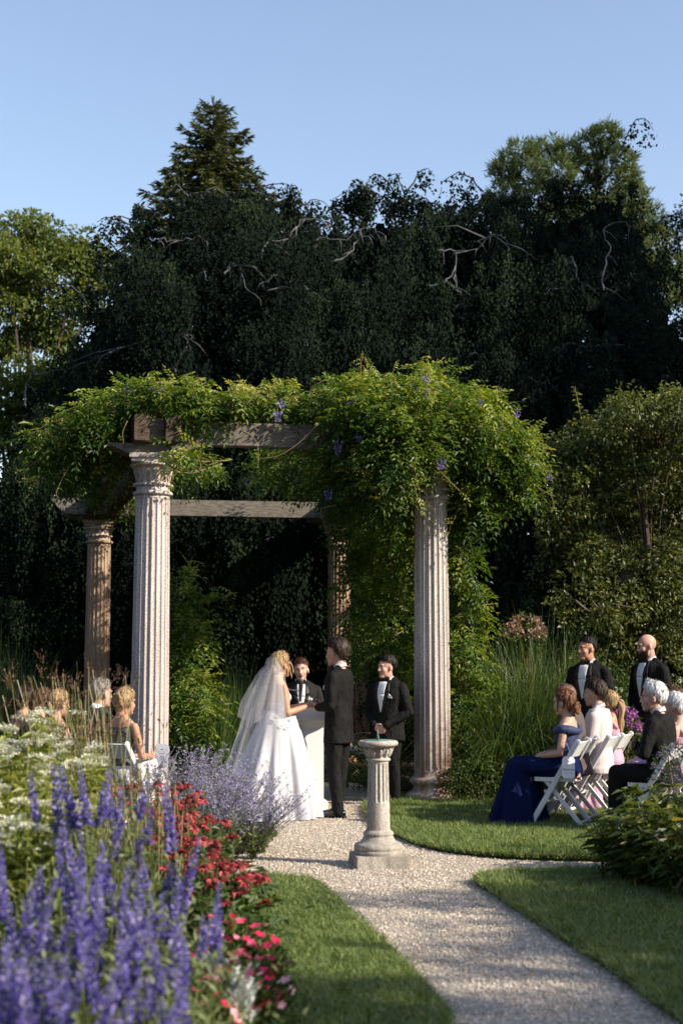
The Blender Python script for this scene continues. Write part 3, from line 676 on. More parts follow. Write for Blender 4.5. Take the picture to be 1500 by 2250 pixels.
    # pale bare branches that show against the leaves
    vis=[[(572,365),(590,332),(640,325),(665,285),(700,280),(730,300)],[(690,350),(700,325),(760,325),(800,300),(830,305),(845,322)],[(730,375),(770,355),(790,325),(820,318)],
         [(495,402),(505,385),(530,385),(540,430),(575,470)],[(575,425),(600,408),(640,412),(660,432),(690,438),(715,470)],[(590,440),(620,430),(655,434)],
         [(940,430),(975,420),(995,400),(1005,360),(1050,345),(1085,318),(1120,350)],[(995,400),(1005,430),(1020,470),(1018,510)],[(960,350),(1000,350),(1050,345)],[(1085,318),(1070,320),(1040,335)],
         [(1215,570),(1240,555),(1290,560),(1340,552),(1380,510),(1405,505)],[(1240,555),(1225,580)],[(1290,560),(1300,590)],[(1040,598),(1070,590),(1105,592)],
         [(1320,440),(1325,390),(1340,350),(1325,320),(1350,285),(1390,300)],[(1165,690),(1180,645),(1200,640),(1225,660)],[(380,620),(390,600),(410,560),(420,540),(400,532),(385,545)],
         [(275,470),(310,445),(345,440)],[(150,610),(200,592),(250,575),(290,555),(310,560)],[(55,690),(60,640),(90,622),(150,610)],[(270,510),(280,480),(320,478),(345,490)],
         [(80,930),(140,905),(175,895)],[(345,330),(370,325),(400,330),(430,322),(450,330)],[(1260,365),(1265,410),(1280,420),(1310,445)],[(1205,440),(1240,432)],[(450,390),(455,420)],[(555,620),(570,580),(575,560)],[(680,560),(675,575),(705,588)],[(40,990),(90,955),(150,920),(165,890),(160,880)],[(580,1000),(590,985),(640,970),(660,962)]]
    for pl in vis:
        pts=[]
        for (px,py) in pl:
            py=py+200; P_=at(px,py,BY-4); Yf=float(beech_surface(P_.x,P_.z))+.12; pts.append(at(px,py,Yf))
        sm=smooth_poly(pts,4); sm=[np.array(p)+RNG.normal(0,.02,3) for p in sm]
        k=len(sm); b1=MB(); b1.tube(sm,np.linspace(.020,.006,k),6); o=b1.build('branch',M['bark_grey'],t,smooth=True); o.location=-Vector(off)
        for i in range(1,k,3):
            if RNG.random()<.6:
                d=np.array([RNG.normal(0,.5),-.1,-.5]); l=RNG.uniform(.2,.7); bt.tube([sm[i],np.array(sm[i])+d*l*.5+np.array([0,0,.05]),np.array(sm[i])+d*l],[.012,.009,.004],4)
        if k>6 and RNG.random()<.5:
            a=np.array(sm[k//2]); e=a+np.array([RNG.normal(0,.6),-.1,RNG.uniform(-.5,.3)]); bt.tube([a,(a+e)/2+np.array([0,-.05,.12]),e],[.022,.016,.006],5)
    o=bt.build('twigs',M['bark_grey'],t,smooth=True); o['kind']='stuff'; o.location=-Vector(off)
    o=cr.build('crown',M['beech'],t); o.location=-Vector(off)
weeping_beech()
# ------------------------------------------------------------------ conifers
def spruce(px,ytop,Y,label):
    base=at(px,ytop,Y); H=base.z; x0=base.x; t=thing('spruce_tree',label,'tree',(x0,Y,0))
    tr=MB(); tr.tube([(0,0,-.1),(.05,0,H*.5),(0,0,H)],[.32,.18,.012],8); tr.build('trunk',M['bark'],t)
    cr=MB(); br=MB(); z=3.0
    while z<H-.12:
        f=(H-z); Lm=min(.14+f*.60,3.4); nb=5 if f<1 else 8; a0=RNG.uniform(0,PI)
        for k in range(nb):
            a=a0+k*2*PI/nb+RNG.normal(0,.15); L=Lm*RNG.uniform(.72,1.12); h=np.array([math.cos(a),math.sin(a),0]); up=.30 if f<1.5 else .05
            s=np.linspace(0,1,7); pts=[np.array([0,0,z])+h*L*q+np.array([0,0,L*(up*q-.45*q*q+.33*q**4)]) for q in s]
            br.tube(pts,np.linspace(.03,.008,7),4,cap=False)
            n=int(44*L)+16; q=RNG.random(n)**.75; i=np.minimum(5,(q*6).astype(int)); fr=(q*6-i)[:,None]
            A=np.array(pts); p=A[i]*(1-fr)+A[i+1]*fr
            sd=np.array([-h[1],h[0],0]); sg=RNG.choice([-1,1],n)[:,None]
            d=h*.75+sd*sg*RNG.uniform(.3,1,(n,1))+np.array([0,0,-.35])+RNG.normal(0,.18,(n,3))
            ln=RNG.uniform(.14,.34,n)*min(1,.5+L*.35)
            for q2 in range(2):
                leaves(cr,p+RNG.normal(0,.02,p.shape),d+RNG.normal(0,.15,d.shape),RNG.normal(0,1,(n,3)),ln,ln*.2,RNG.random(n))
            leaves(cr,np.array([pts[-1]-h*.06]*3),np.array([h+np.array([0,0,.25])]*3)+RNG.normal(0,.15,(3,3)),RNG.normal(0,1,(3,3)),.22,.05)
        z+=.16+.018*f
    leaves(cr,np.array([[0,0,H-.25]]*6),np.array([[0,0,1.0]]*6)+RNG.normal(0,.25,(6,3)),RNG.normal(0,1,(6,3)),.3,.05)
    o=br.build('branches',M['bark'],t); o['kind']='stuff'; cr.build('crown',M['spruce'],t)
spruce(470,212,35,'tall pointed spruce rising behind the dark beech against the sky')
def pine(px,ytop,Y,label,tab,mat):
    """layered crown of needle tufts inside the outline tab = [(px, py, radius m)]"""
    top=at(px,ytop,Y); t=thing('pine_tree',label,'tree',(top.x,Y,0))
    tr=MB(); tr.tube([(0,0,-.1),(.1,0,top.z*.5),(0,0,top.z*.98)],[.4,.28,.03],8); cr=MB()
    for (qx,qy,rad) in tab:
        c=at(qx,qy,Y+RNG.uniform(-1,1)); c=np.array([c.x-top.x,c.y-Y,c.z])
        zt=max(2,c[2]-abs(c[0])*.45-.3); tr.tube([(0,0,zt),(c[0]*.5,c[1]*.5,(zt+c[2])/2-.1),tuple(c)],[.05,.035,.012],5)
        nt_=int(70*rad*rad)+14; pc,_=ell_points(nt_,c,(rad,rad,rad*.7),.3)
        for q in pc:
            n=26; d=unit(RNG.normal(0,.6,(n,3))+np.array([np.sign(q[0]-c[0])*.25,0,.55])); leaves(cr,np.tile(q,(n,1))+RNG.normal(0,.05,(n,3)),d,RNG.normal(0,1,(n,3)),RNG.uniform(.14,.28,n),.034,np.clip(RNG.normal(.5,.25,n),0,1))
    tr.build('trunk',M['bark'],t); cr.build('crown',mat,t)
pine(1310,300,37,'tall white pine with tufted pale green needles behind the beech on the right',
  [(1140,345,.5),(1200,330,.5),(1110,375,.45),(1160,390,.6),(1100,425,.45),(1220,380,.6),(1180,430,.6),(1120,460,.5),(1240,340,.5),(1300,320,.55),(1330,300,.4),(1360,350,.5),(1280,380,.6),(1350,410,.7),(1390,440,.5),(1410,480,.6),(1430,520,.5),(1370,500,.8),(1250,450,.8),(1440,560,.5),(1300,480,.8),(1420,600,.6),(1460,590,.6),(1480,640,.6),(1440,650,.7),(1500,620,.5),(1220,490,.7),(1380,390,.4),(1150,500,.6)],M['pine'])
# ------------------------------------------------------------------ broadleaf trees
def broadleaf(name,label,px,Y,blobs,mat,leaf,per,trunk_r=.3,clumpr=.55,hi=None):
    """blobs: (px, py, rx m, rz m, clumps). Clumps of leaves spread through each blob, with a limb to it"""
    bx=at(px,1200,Y).x; t=thing(name,label,'tree',(bx,Y,0)); tr=MB(); cr=MB()
    top=max(at(b[0],b[1],Y).z for b in blobs)
    tr.tube([(0,0,-.1),(.1,.05,top*.35),(-.05,0,top*.8)],[trunk_r,trunk_r*.7,.05],8)
    for (qx,qy,rx,rz,nc) in blobs:
        yy=RNG.uniform(-.8,.8); c=at(qx,qy,Y+yy); c=np.array([c.x-bx,c.y-Y,c.z]); z0=max(.8,c[2]*.45)
        tr.tube([(0,0,z0),(c[0]*.45,c[1]*.5,z0+(c[2]-z0)*.55),tuple(c)],[trunk_r*.30,trunk_r*.16,.015],5)
        pc,_=ell_points(nc,c,(rx,rx*.8,rz),.25)
        for q in pc:
            if RNG.random()<.35: tr.tube([tuple(c-np.array([0,0,.2])),tuple((c+q)/2),tuple(q)],[.035,.022,.008],4,cap=False)
            clump_leaves(cr,q,clumpr*RNG.uniform(.6,1.15),per,leaf,flat=.75)
    tr.build('trunk',M['bark'],t); return cr.build('crown',mat,t)
broadleaf('oak_tree','leafy olive green oak at the left edge with sky showing through','px' and 60,40,
  [(70,520,.8,.55,14),(130,560,.7,.5,12),(20,560,.8,.6,14),(180,560,.5,.5,9),(215,610,.5,.4,9),(60,610,.9,.6,16),(20,680,.9,.6,14),(110,680,.8,.5,11),(180,650,.5,.35,8),(30,760,.8,.5,12),(110,740,.7,.5,11),(60,840,.9,.5,13),(130,820,.6,.5,10),(20,900,.8,.6,12),(-60,600,1,.8,14),(-80,760,1,.8,14),(100,880,.5,.4,7),(40,960,.8,.4,10),(230,590,.3,.3,5)],M['oak'],.15,150,clumpr=.55)
broadleaf('shade_tree','dark green tree peeping over the beech at the right edge','px' and 1530,42,[(1490,520,.4,.5,6),(1520,480,.5,.5,8),(1500,560,.6,.5,9),(1560,560,1.,.8,14),(1540,650,1.,.8,14)],M['beech'],.12,60)
broadleaf('viburnum','tall yellow green leafy shrub tree behind the groomsmen on the right','px' and 1420,19.5,
  [(1440,950,.6,.4,26),(1340,960,.5,.35,20),(1490,910,.4,.35,16),(1290,1000,.4,.35,15),(1380,920,.4,.3,14),(1240,1020,.35,.3,11),(1290,1080,.55,.4,18),(1400,1050,.7,.45,24),(1500,1040,.6,.5,22),(1240,1140,.5,.4,15),(1340,1150,.7,.45,22),(1460,1150,.7,.5,24),(1260,1230,.5,.4,15),(1370,1250,.7,.45,22),(1480,1260,.7,.5,22),(1300,1320,.6,.4,18),(1420,1340,.7,.45,22),(1500,1380,.6,.5,16),(1350,1420,.6,.4,14),(1450,1450,.6,.4,14),(1560,1000,.8,.7,20),(1570,1200,.8,.7,20)],M['shrub'],.072,74,.05,.25)
# upright leading shoots of the viburnum
vb=[o for o in bpy.data.objects if o.name=='viburnum'][0]
for (x0,y0,x1,y1) in ((1290,990,1262,850),(1350,950,1340,880),(1400,930,1362,855),(1440,930,1452,838),(1480,930,1500,855),(1260,1010,1215,955),(1420,940,1405,865),(1330,1000,1300,920),(1380,960,1420,880),(1470,920,1470,848),(1310,980,1285,900),(1425,920,1430,862),(1495,930,1515,870),(1360,960,1378,888),(1280,1060,1235,1000),(1460,960,1440,880)):
    sh=MB(); a=np.array(at(x0,y0,19.2))-np.array(vb.location); c=np.array(at(x1,y1,19.2))-np.array(vb.location)
    n=int(np.linalg.norm(c-a)*75); s=RNG.random((n,1)); p=a+(c-a)*s+RNG.normal(0,.012,(n,3)); az=RNG.uniform(0,2*PI,n)
    d=np.stack([np.cos(az),np.sin(az),RNG.uniform(-.1,.5,n)],1); leaves(sh,p,d,np.tile([0,0,1.0],(n,1))+RNG.normal(0,.3,(n,3)),RNG.uniform(.05,.085,n),RNG.uniform(.028,.042,n),np.clip(RNG.normal(.75,.2,n),0,1),droop=.3)
    sh.tube([a,(a+c)/2,c],[.010,.008,.003],5,rnd=.9); sh.build('shoot',M['shrub'],vb)
# far woodland that closes the horizon
fw=MB()
for i in range(150):
    xx=RNG.uniform(-30,30); yy=RNG.uniform(52,66); hh=RNG.uniform(7,10)
    clump=ell_points(150,(xx,yy,hh*.5),(2.4,1.5,hh*.5),.5)[0]; n=len(clump)
    leaves(fw,clump,RNG.normal(0,1,(n,3))-np.array([0,0,.4]),RNG.normal(0,.6,(n,3))+np.array([.3,-.8,.5]),RNG.uniform(.5,.95,n),RNG.uniform(.35,.6,n))
for i in range(330):                      # the woods go on round the garden, added out of view to cut sky light
    a=RNG.uniform(0,2*PI); rr=RNG.uniform(40,52); xx=math.sin(a)*rr; yy=6+math.cos(a)*rr; hh=RNG.uniform(11,19)
    if yy>30 and abs(xx)<22: continue
    hh=min(hh,14) if xx>20 and yy<6 else hh
    near=yy>8 and abs(xx)<40; m=300 if near else 46; k=.42 if near else 1.0
    clump=ell_points(m,(xx,yy,hh*.5),(3.6,3.6,hh*.5),.5)[0]; n=len(clump)
    leaves(fw,clump,RNG.normal(0,1,(n,3))-np.array([0,0,.4]),RNG.normal(0,1,(n,3)),RNG.uniform(1.6,3.2,n)*k,RNG.uniform(1.2,2.2,n)*k)
tag(fw.build('far_woodland',M['far']),'dark far woodland closing the view behind the garden trees','woodland',kind='stuff')

# ================================================================== wisteria on the pergola
def pinnate(mb,pos,d,n_l=9,L=.27,size=.072,rb=None):
    """compound leaves: a drooping stalk with paired leaflets"""
    n=len(pos); d=unit(d); side=unit(np.cross(d,np.array([0,0,1.0])+RNG.normal(0,.25,(n,3)))); nn=np.cross(side,d)
    L=L*RNG.uniform(.65,1.2,n); rb=np.clip(RNG.normal(.45,.2,n),0,1) if rb is None else rb
    for k in range(n_l):
        s=(k//2+1)/(n_l//2+1.0); sg=1 if k%2 else -1
        last=(k==n_l-1)
        p=pos+d*(L*s)[:,None]-np.array([0,0,1.0])*(L*.35*s*s)[:,None]
        dl=d*(.9 if last else .45)+(0 if last else 1)*side*sg-np.array([0,0,.35])
        sz=size*RNG.uniform(.75,1.2,n); leaves(mb,p,dl,nn+RNG.normal(0,.25,(n,3)),sz,sz*.42,np.clip(rb+RNG.normal(0,.09,n),0,1),droop=.12)
def vine(label,origin,blobs,tendrils,flowers,group=None,hang=[]):
    t=thing('wisteria_vine',label,'vine',origin); O=np.array(origin); fo=MB(); st=MB()
    for (px,py,Y,rx,ry,rz,n) in blobs:
        c=np.array(at(px,py,Y)); n=int(n*1.3); nc=max(2,n//8); pc,dc=ell_points(nc,c,(rx,ry,rz),.5); ii=RNG.integers(0,nc,n); p=pc[ii]+RNG.normal(0,.075,(n,3)); d=unit(dc[ii]+RNG.normal(0,.25,(n,3)))
        # leaves yellower toward top and right: sunlit tone put into the leaf colour
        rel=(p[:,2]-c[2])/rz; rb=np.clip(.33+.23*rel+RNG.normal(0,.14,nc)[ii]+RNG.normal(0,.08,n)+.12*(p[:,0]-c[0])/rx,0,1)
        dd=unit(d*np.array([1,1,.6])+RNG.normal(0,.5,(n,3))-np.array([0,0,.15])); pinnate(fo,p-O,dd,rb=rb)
        for k in range(max(2,n//40)):
            a=c+RNG.normal(0,.25,3)*np.array([rx,ry,rz]); e=c+rand_dirs(1)[0]*np.array([rx,ry,rz])*.95
            st.tube([a-O,(a+e)/2-O+RNG.normal(0,.05,3),e-O],[.014,.010,.005],5)
    # loose leafy shoots that reach out of the mass
    for (px,py,Y,rx,ry,rz,n) in blobs:
        if n<110 or Y>16.9: continue
        c=np.array(at(px,py,Y))
        for k in range(2 if n<300 else 4):
            d=rand_dirs(1)[0]; d[1]=-abs(d[1])*.6; d[2]=d[2]*.8+.15; d=d/np.linalg.norm(d); a=c+d*np.array([rx,ry,rz])*.9; L=RNG.uniform(.18,.42)
            pts=[a+d*L*s_+np.array([0,0,-L*.7*s_**2+(.1 if d[2]>.3 else 0)*s_])+RNG.normal(0,.008,3) for s_ in np.linspace(0,1,8)]; pts=[p-O for p in pts]
            tb=MB(); tb.tube(pts,np.linspace(.005,.002,8),5); tb.build('shoot',M['twig'],t,smooth=True)
            m=7; i=np.arange(1,8); pinnate(fo,np.array(pts)[i],RNG.normal(0,.8,(m,3))+np.array([0,-.2,.1]),7,.15,.042,np.clip(RNG.normal(.7,.15,m),0,1))
    for pl,Y,lf in tendrils:
        pts=smooth_poly([np.array(at(x,y,Y))-O for x,y in pl],5); k=len(pts); tb=MB(); tb.tube(pts,np.linspace(.0065,.003,k),5); tb.build('tendril',M['twig'],t,smooth=True)
        n=int(lf*k); i=RNG.integers(0,k,n); pinnate(fo,np.array(pts)[i],RNG.normal(0,1,(n,3))+np.array([0,0,.3]),7,.13,.035,np.clip(RNG.normal(.75,.15,n),0,1))
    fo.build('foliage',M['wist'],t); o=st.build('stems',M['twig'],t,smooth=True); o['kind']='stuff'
    for (px,py,Y,h) in flowers:
        f=MB(); c=np.array(at(px,py,Y))-O; n=int(70*h/.15); s=RNG.random(n); az=RNG.uniform(0,2*PI,n); rr=.035*(1-s*.75)+.004
        p=c+np.stack([np.cos(az)*rr,np.sin(az)*rr,-s*h],1); d=np.stack([np.cos(az),np.sin(az),RNG.uniform(-.6,.4,n)],1)
        leaves(f,p,d,RNG.normal(0,1,(n,3)),RNG.uniform(.018,.03,n),RNG.uniform(.016,.026,n)); f.tube([c+np.array([0,0,.05]),c,c-np.array([0,0,h])],[.003,.003,.001],4)
        f.build('flower_cluster',M['wflower'],t)
    return t
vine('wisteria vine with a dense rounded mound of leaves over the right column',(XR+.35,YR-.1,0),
  [(770,920,16.3,.34,.45,.40,360),(850,920,16.2,.43,.55,.33,440),(945,918,16.2,.48,.5,.34,520),(1030,940,16.4,.43,.5,.33,400),(1090,985,16.6,.30,.45,.30,250),(1130,1030,16.7,.18,.3,.22,120),(800,1000,16.5,.45,.5,.35,350),(880,985,15.9,.36,.32,.27,300),(840,1050,16.1,.26,.3,.2,150),(1070,1030,16.7,.32,.35,.30,220),(1045,1090,16.7,.22,.3,.26,140),
   (780,1060,16.6,.4,.4,.28,200),(830,1090,16.7,.32,.35,.22,150),(760,1010,17.2,.3,.5,.35,150),
   (900,880,17.5,.9,.9,.35,420),(740,930,18.6,.5,1.1,.35,240),(690,1000,20.5,.5,1.2,.4,240),(900,1000,18.3,.6,.9,.5,260),
   *[(*proj(XR+(XBR-XR)*t+dx,YR+(YBR-YR)*t,z),rx,.7,rz,n) for t,dx,z,rx,rz,n in ((.2,.1,4.35,.55,.3,220),(.38,.1,4.3,.55,.3,220),(.55,.1,4.25,.55,.3,200),(.75,.1,4.2,.5,.3,180),(.3,-.8,4.55,.6,.14,170),(.5,-.9,4.5,.6,.14,170),(.7,-1.0,4.45,.6,.14,150),(.35,.2,3.7,.3,.4,120),(.6,.2,3.6,.3,.4,110))],
   (800,1150,18.2,.35,.5,.5,220),(850,1250,17.9,.32,.4,.55,220),(870,1350,17.7,.26,.4,.5,180),(810,1300,18.3,.32,.4,.6,180),(860,1440,17.6,.22,.3,.4,110),(790,1400,18.4,.2,.3,.4,80),(880,1530,17.5,.14,.25,.4,80),
   (1005,1150,16.95,.14,.16,.4,130),(1012,1260,16.95,.16,.18,.38,130),(1015,1370,16.95,.18,.18,.38,140),(1015,1470,16.95,.2,.2,.36,140),(1010,1570,16.95,.18,.2,.3,100),(890,1180,16.9,.12,.15,.5,90),(1000,1660,17.1,.18,.2,.3,60)],
  [([(795,850),(792,800),(800,785),(805,795)],16.1,.6),([(800,840),(815,805),(820,797)],16.1,.2),([(720,880),(700,850),(710,835),(730,832)],16.2,.3),([(700,890),(680,870),(690,848),(715,835)],16.3,.3),([(870,850),(862,820),(868,812)],16.0,.6),([(990,870),(995,850),(1000,845)],16.0,.3),([(1040,880),(1040,855)],16.1,.3),([(1090,880),(1095,855),(1100,850)],16.3,.4),([(770,990),(790,1030),(810,1060),(825,1085),(830,1100)],15.7,.9),([(740,1110),(705,1120),(715,1160),(714,1165)],16.2,.1),([(1150,1030),(1180,1070),(1210,1090),(1215,1120)],16.5,.5),([(1100,1090),(1075,1130),(1068,1160),(1080,1165)],16.5,.1),([(880,1010),(860,1060),(845,1090)],15.6,.3),([(1000,1200),(1015,1210),(1010,1230),(1000,1225)],16.5,.1),([(960,1030),(1000,1070),(1010,1080)],15.8,.3),([(1150,960),(1175,1000),(1200,1040),(1205,1050)],16.5,1.2),([(1110,930),(1150,950),(1175,985)],16.4,1.2)],
  [(742,968,15.8,.16),(721,1075,16.1,.12),(733,872,15.9,.05),(910,842,15.8,.07),(768,878,15.8,.07),(936,830,15.9,.06),(937,855,15.8,.05),(969,1012,15.6,.10),(836,908,15.7,.05),(855,1008,15.7,.05),(1052,880,16.0,.06),(1092,938,16.1,.06),(1135,905,16.2,.05),(1206,1045,16.5,.05),(785,958,15.7,.06),(935,872,15.7,.05)])
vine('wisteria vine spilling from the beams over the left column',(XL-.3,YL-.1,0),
  [(365,874,16.1,.38,.4,.10,190),(300,880,16.1,.32,.35,.08,125),(440,880,16.2,.34,.3,.07,120),(500,884,16.2,.24,.3,.06,70),(455,915,15.85,.10,.12,.08,30),(255,905,16.1,.26,.35,.14,150),(205,935,16.1,.26,.35,.13,130),(150,960,16.2,.24,.35,.14,90),(110,985,16.2,.16,.3,.12,50),(220,970,16.5,.3,.4,.18,130),(190,1030,16.8,.25,.4,.2,70),(140,1020,16.6,.18,.3,.18,50),(560,884,16.45,.3,.3,.05,80),(620,880,16.45,.3,.3,.06,90),(670,882,16.45,.25,.3,.08,100),
   (300,895,17.6,.5,1.,.16,200),(290,950,19.2,.6,1.1,.3,200),(250,1040,21.0,.6,1.,.4,180),(400,1020,20.6,.8,.8,.14,160),(260,1080,22.4,.7,.5,.3,140),
   (396,990,15.7,.10,.12,.10,26),(384,1030,15.65,.05,.06,.10,10),(395,1350,17.2,.16,.25,.4,110),(430,1330,17.4,.16,.2,.25,70),(405,1440,17.1,.18,.2,.35,110),(420,1520,17.0,.18,.2,.3,100),(400,1600,16.9,.2,.2,.25,90),(385,1290,17.2,.1,.2,.25,50),(440,1560,17.1,.12,.2,.2,50)],
  [([(290,890),(275,870),(272,852)],15.7,.8),([(430,880),(425,850),(440,835),(445,850)],15.7,1.),([(510,900),(515,860),(510,840),(520,838)],15.8,.2),([(540,890),(560,870),(575,862),(600,868)],15.8,.3),([(595,880),(600,850),(615,850)],15.8,.9),([(250,930),(200,920),(150,930),(110,960)],15.8,1.2),([(150,960),(100,1000),(60,1030),(55,1050),(75,1060),(95,1050)],15.9,.7),([(210,960),(180,1000),(150,1030),(125,1080),(130,1095)],15.9,.5),([(280,925),(270,950),(272,975)],15.5,.1),([(530,945),(555,960),(567,985),(567,1030)],15.8,.02),([(700,930),(660,970),(615,1000),(572,1008)],15.7,.02),([(640,990),(610,1030),(600,1050)],16.8,.05),([(430,990),(440,1020),(445,1050)],15.9,.1),([(110,940),(75,955),(65,960)],15.9,1.),([(140,920),(100,935),(68,955)],15.8,1.)],
  [(280,852,15.7,.06),(345,853,15.7,.06),(610,905,15.8,.10),(618,885,15.8,.05)])

# trees beyond the right edge of the frame: they keep the beech in shade and dapple the path
def shade(name,label,x,y,blobs,mat,leaf,per,cr_r,tr):
    t=thing(name,label,'tree',(x,y,0)); T=MB(); C=MB(); top=max(b[2] for b in blobs)
    T.tube([(0,0,-.1),(.1,0,top*.5),(0,.1,top)],[tr,tr*.6,.05],8)
    for (bx,by,bz,rx,rz,nc) in blobs:
        T.tube([(0,0,bz*.55),(bx*.5,by*.5,bz*.8),(bx,by,bz)],[tr*.3,tr*.2,.02],5)
        for q in ell_points(nc,(bx,by,bz),(rx,rx,rz),.25)[0]: clump_leaves(C,q,cr_r*RNG.uniform(.6,1.1),per,leaf,flat=.75)
    T.build('trunk',M['bark'],t); C.build('crown',mat,t)
shade('shade_tree','tall broad tree standing out of view to the right of the garden',18.5,22.0,
  [(0,0,16,4,3,60),(-2,-2,12,3.5,3,55),(2,-1,11,3.5,3,45),(0,2,8,4,3,55),(-1,3,13,3.5,3,50),(0,-1,5,3.5,2,40),(-2,4.5,9.5,3,3,40),(-2,5,5,3,2.5,40),(0,0,19,2.5,2,30),(-3,4.5,14,2.5,2.5,30)],M['far'],.42,60,1.1,.5)

shade('shade_tree','spreading tree out of view on the right that dapples the path',14.0,1.9,
  [(0,1.3,7.75,.7,.15,24),(0,2.2,7.6,.6,.2,14),(0,-.7,7.7,.7,.22,16),(0,.4,7.55,.8,.2,14),(0,1.6,7.8,.7,.22,16),(0,-1.35,9.25,.45,.10,7),(0,2.6,6.6,1.0,.5,22),(0,1.2,7.2,1.0,.4,19),(.3,-.4,7.9,.9,.3,16),(0,.5,6.4,1.2,.5,22),(-.3,2.0,8.3,.8,.25,9),(0,-1.6,7.5,.9,.4,16),(.5,3.2,5.6,1.0,.5,19),(0,-.9,8.7,.5,.2,6),(.2,.6,8.5,.5,.2,6),(0,3.6,7.6,.6,.3,9)],M['far'],.16,60,.42,.22)
# ================================================================== border plants
M['salvia_fl']=leafm('salvia_floret',[(.065,.05,.20),(.11,.085,.33),(.17,.14,.43),(.27,.24,.49),(.40,.36,.48)],.3,.6,.2,(1.1,1.0,1.3))
M['salvia_lf']=leafm('salvia_leaf',[(.08,.11,.035),(.14,.18,.06),(.24,.27,.12)],.3,.55,.3)
M['sage_fl']=leafm('russian_sage_floret',[(.24,.20,.40),(.36,.31,.50),(.50,.45,.62)],.3,.6,.2,(1.1,1.05,1.2))
M['sage_lf']=leafm('russian_sage_leaf',[(.10,.14,.06),(.16,.20,.09),(.25,.28,.15)],.3,.6,.2)
M['cone_fl']=leafm('coneflower_petal',[(.26,.022,.035),(.42,.05,.065),(.60,.15,.14)],.3,.5,.3,(1.3,.9,.8))
M['cone_c']=pm('coneflower_disc',(.10,.03,.015),(.05,.018,.012),60,.8,.6,spec=.2)
M['cone_lf']=leafm('coneflower_leaf',[(.035,.065,.018),(.06,.10,.026),(.11,.15,.045)],.25,.5,.3)
M['white_fl']=leafm('white_umbel',[(.46,.47,.30),(.60,.60,.44),(.74,.73,.60)],.25,.6,.2,(1,1,.9))
M['white_lf']=leafm('boneset_leaf',[(.14,.18,.035),(.24,.28,.065),(.36,.38,.13)],.35,.5,.3)
M['reed']=leafm('reed_stem',[(.12,.15,.06),(.19,.21,.10),(.28,.27,.15),(.26,.17,.10)],.25,.5,.3)
M['plume']=leafm('reed_plume',[(.09,.045,.035),(.14,.075,.05),(.22,.13,.08)],.2,.7,.2)
M['beg_fl']=leafm('begonia_petal',[(.60,.015,.06),(.70,.03,.12),(.72,.12,.22),(.80,.50,.52)],.3,.5,.3,(1.2,.9,.9))
M['dusty']=leafm('dusty_miller_leaf',[(.42,.45,.42),(.55,.57,.53),(.68,.70,.66)],.15,.8,.1,(1,1,1))
M['hosta']=leafm('broad_leaf',[(.03,.055,.014),(.055,.09,.02),(.12,.14,.03),(.30,.27,.07)],.3,.4,.4)
M['phlox']=leafm('phlox_petal',[(.30,.05,.32),(.45,.12,.46),(.58,.28,.58)],.3,.6,.2,(1.1,1,1.1))
M['joe']=leafm('joe_pye_floret',[(.26,.15,.14),(.38,.25,.22),(.46,.34,.30)],.2,.7,.1)
M['aster']=leafm('aster_floret',[(.10,.08,.18),(.20,.17,.32),(.32,.29,.42)],.2,.7,.1)
def shared(mb,name,mats):
    me=mb.mesh(name)
    for m in mats: me.materials.append(m)
    return me
def put(name,me,parent,loc,rot=(0,0,0),sc=1.0):
    o=bpy.data.objects.new(name,me); COL.objects.link(o); o.parent=parent; o.location=loc; o.rotation_euler=rot; o.scale=(sc,sc,sc); return o
# ------------------------------------------------------------------ blue salvia
def spike_mesh(h,seed):
    b=MB(); b.tube([(0,0,-.45),(.01,0,0),(0,0,h)],[.004,.0035,.001],5,rnd=.5,mi=1); z=0.0; i=0
    while z<h:
        s=z/h; r=.0125*(1-s)**.6+.004; m=10
        az=RNG.uniform(0,2*PI,m); p=np.stack([np.cos(az)*.003,np.sin(az)*.003,z+RNG.normal(0,.005,m)],1); d=np.stack([np.cos(az),np.sin(az),RNG.uniform(.2,.9,m)],1)
        ln=r*RNG.uniform(1.2,2.1,m); leaves(b,p,d,RNG.normal(0,1,(m,3)),ln,ln*.62,np.clip(RNG.normal(.45+.2*s,.25,m),0,1)); z+=.0125+.004*s; i+=1
    n=10; az=RNG.uniform(0,2*PI,n); zz=RNG.uniform(-.42,-.08,n); ln=RNG.uniform(.04,.085,n)
    leaves(b,np.stack([0*az,0*az,zz],1),np.stack([np.cos(az),np.sin(az),RNG.uniform(-.1,.7,n)],1),np.tile([0,0,1.0],(n,1))+RNG.normal(0,.3,(n,3)),ln,ln*.35,RNG.random(n),mi=1)
    return shared(b,'flower_spike',[M['salvia_fl'],M['salvia_lf']])
SPK=[spike_mesh(h,i) for i,h in enumerate((.16,.20,.24,.18,.28))]
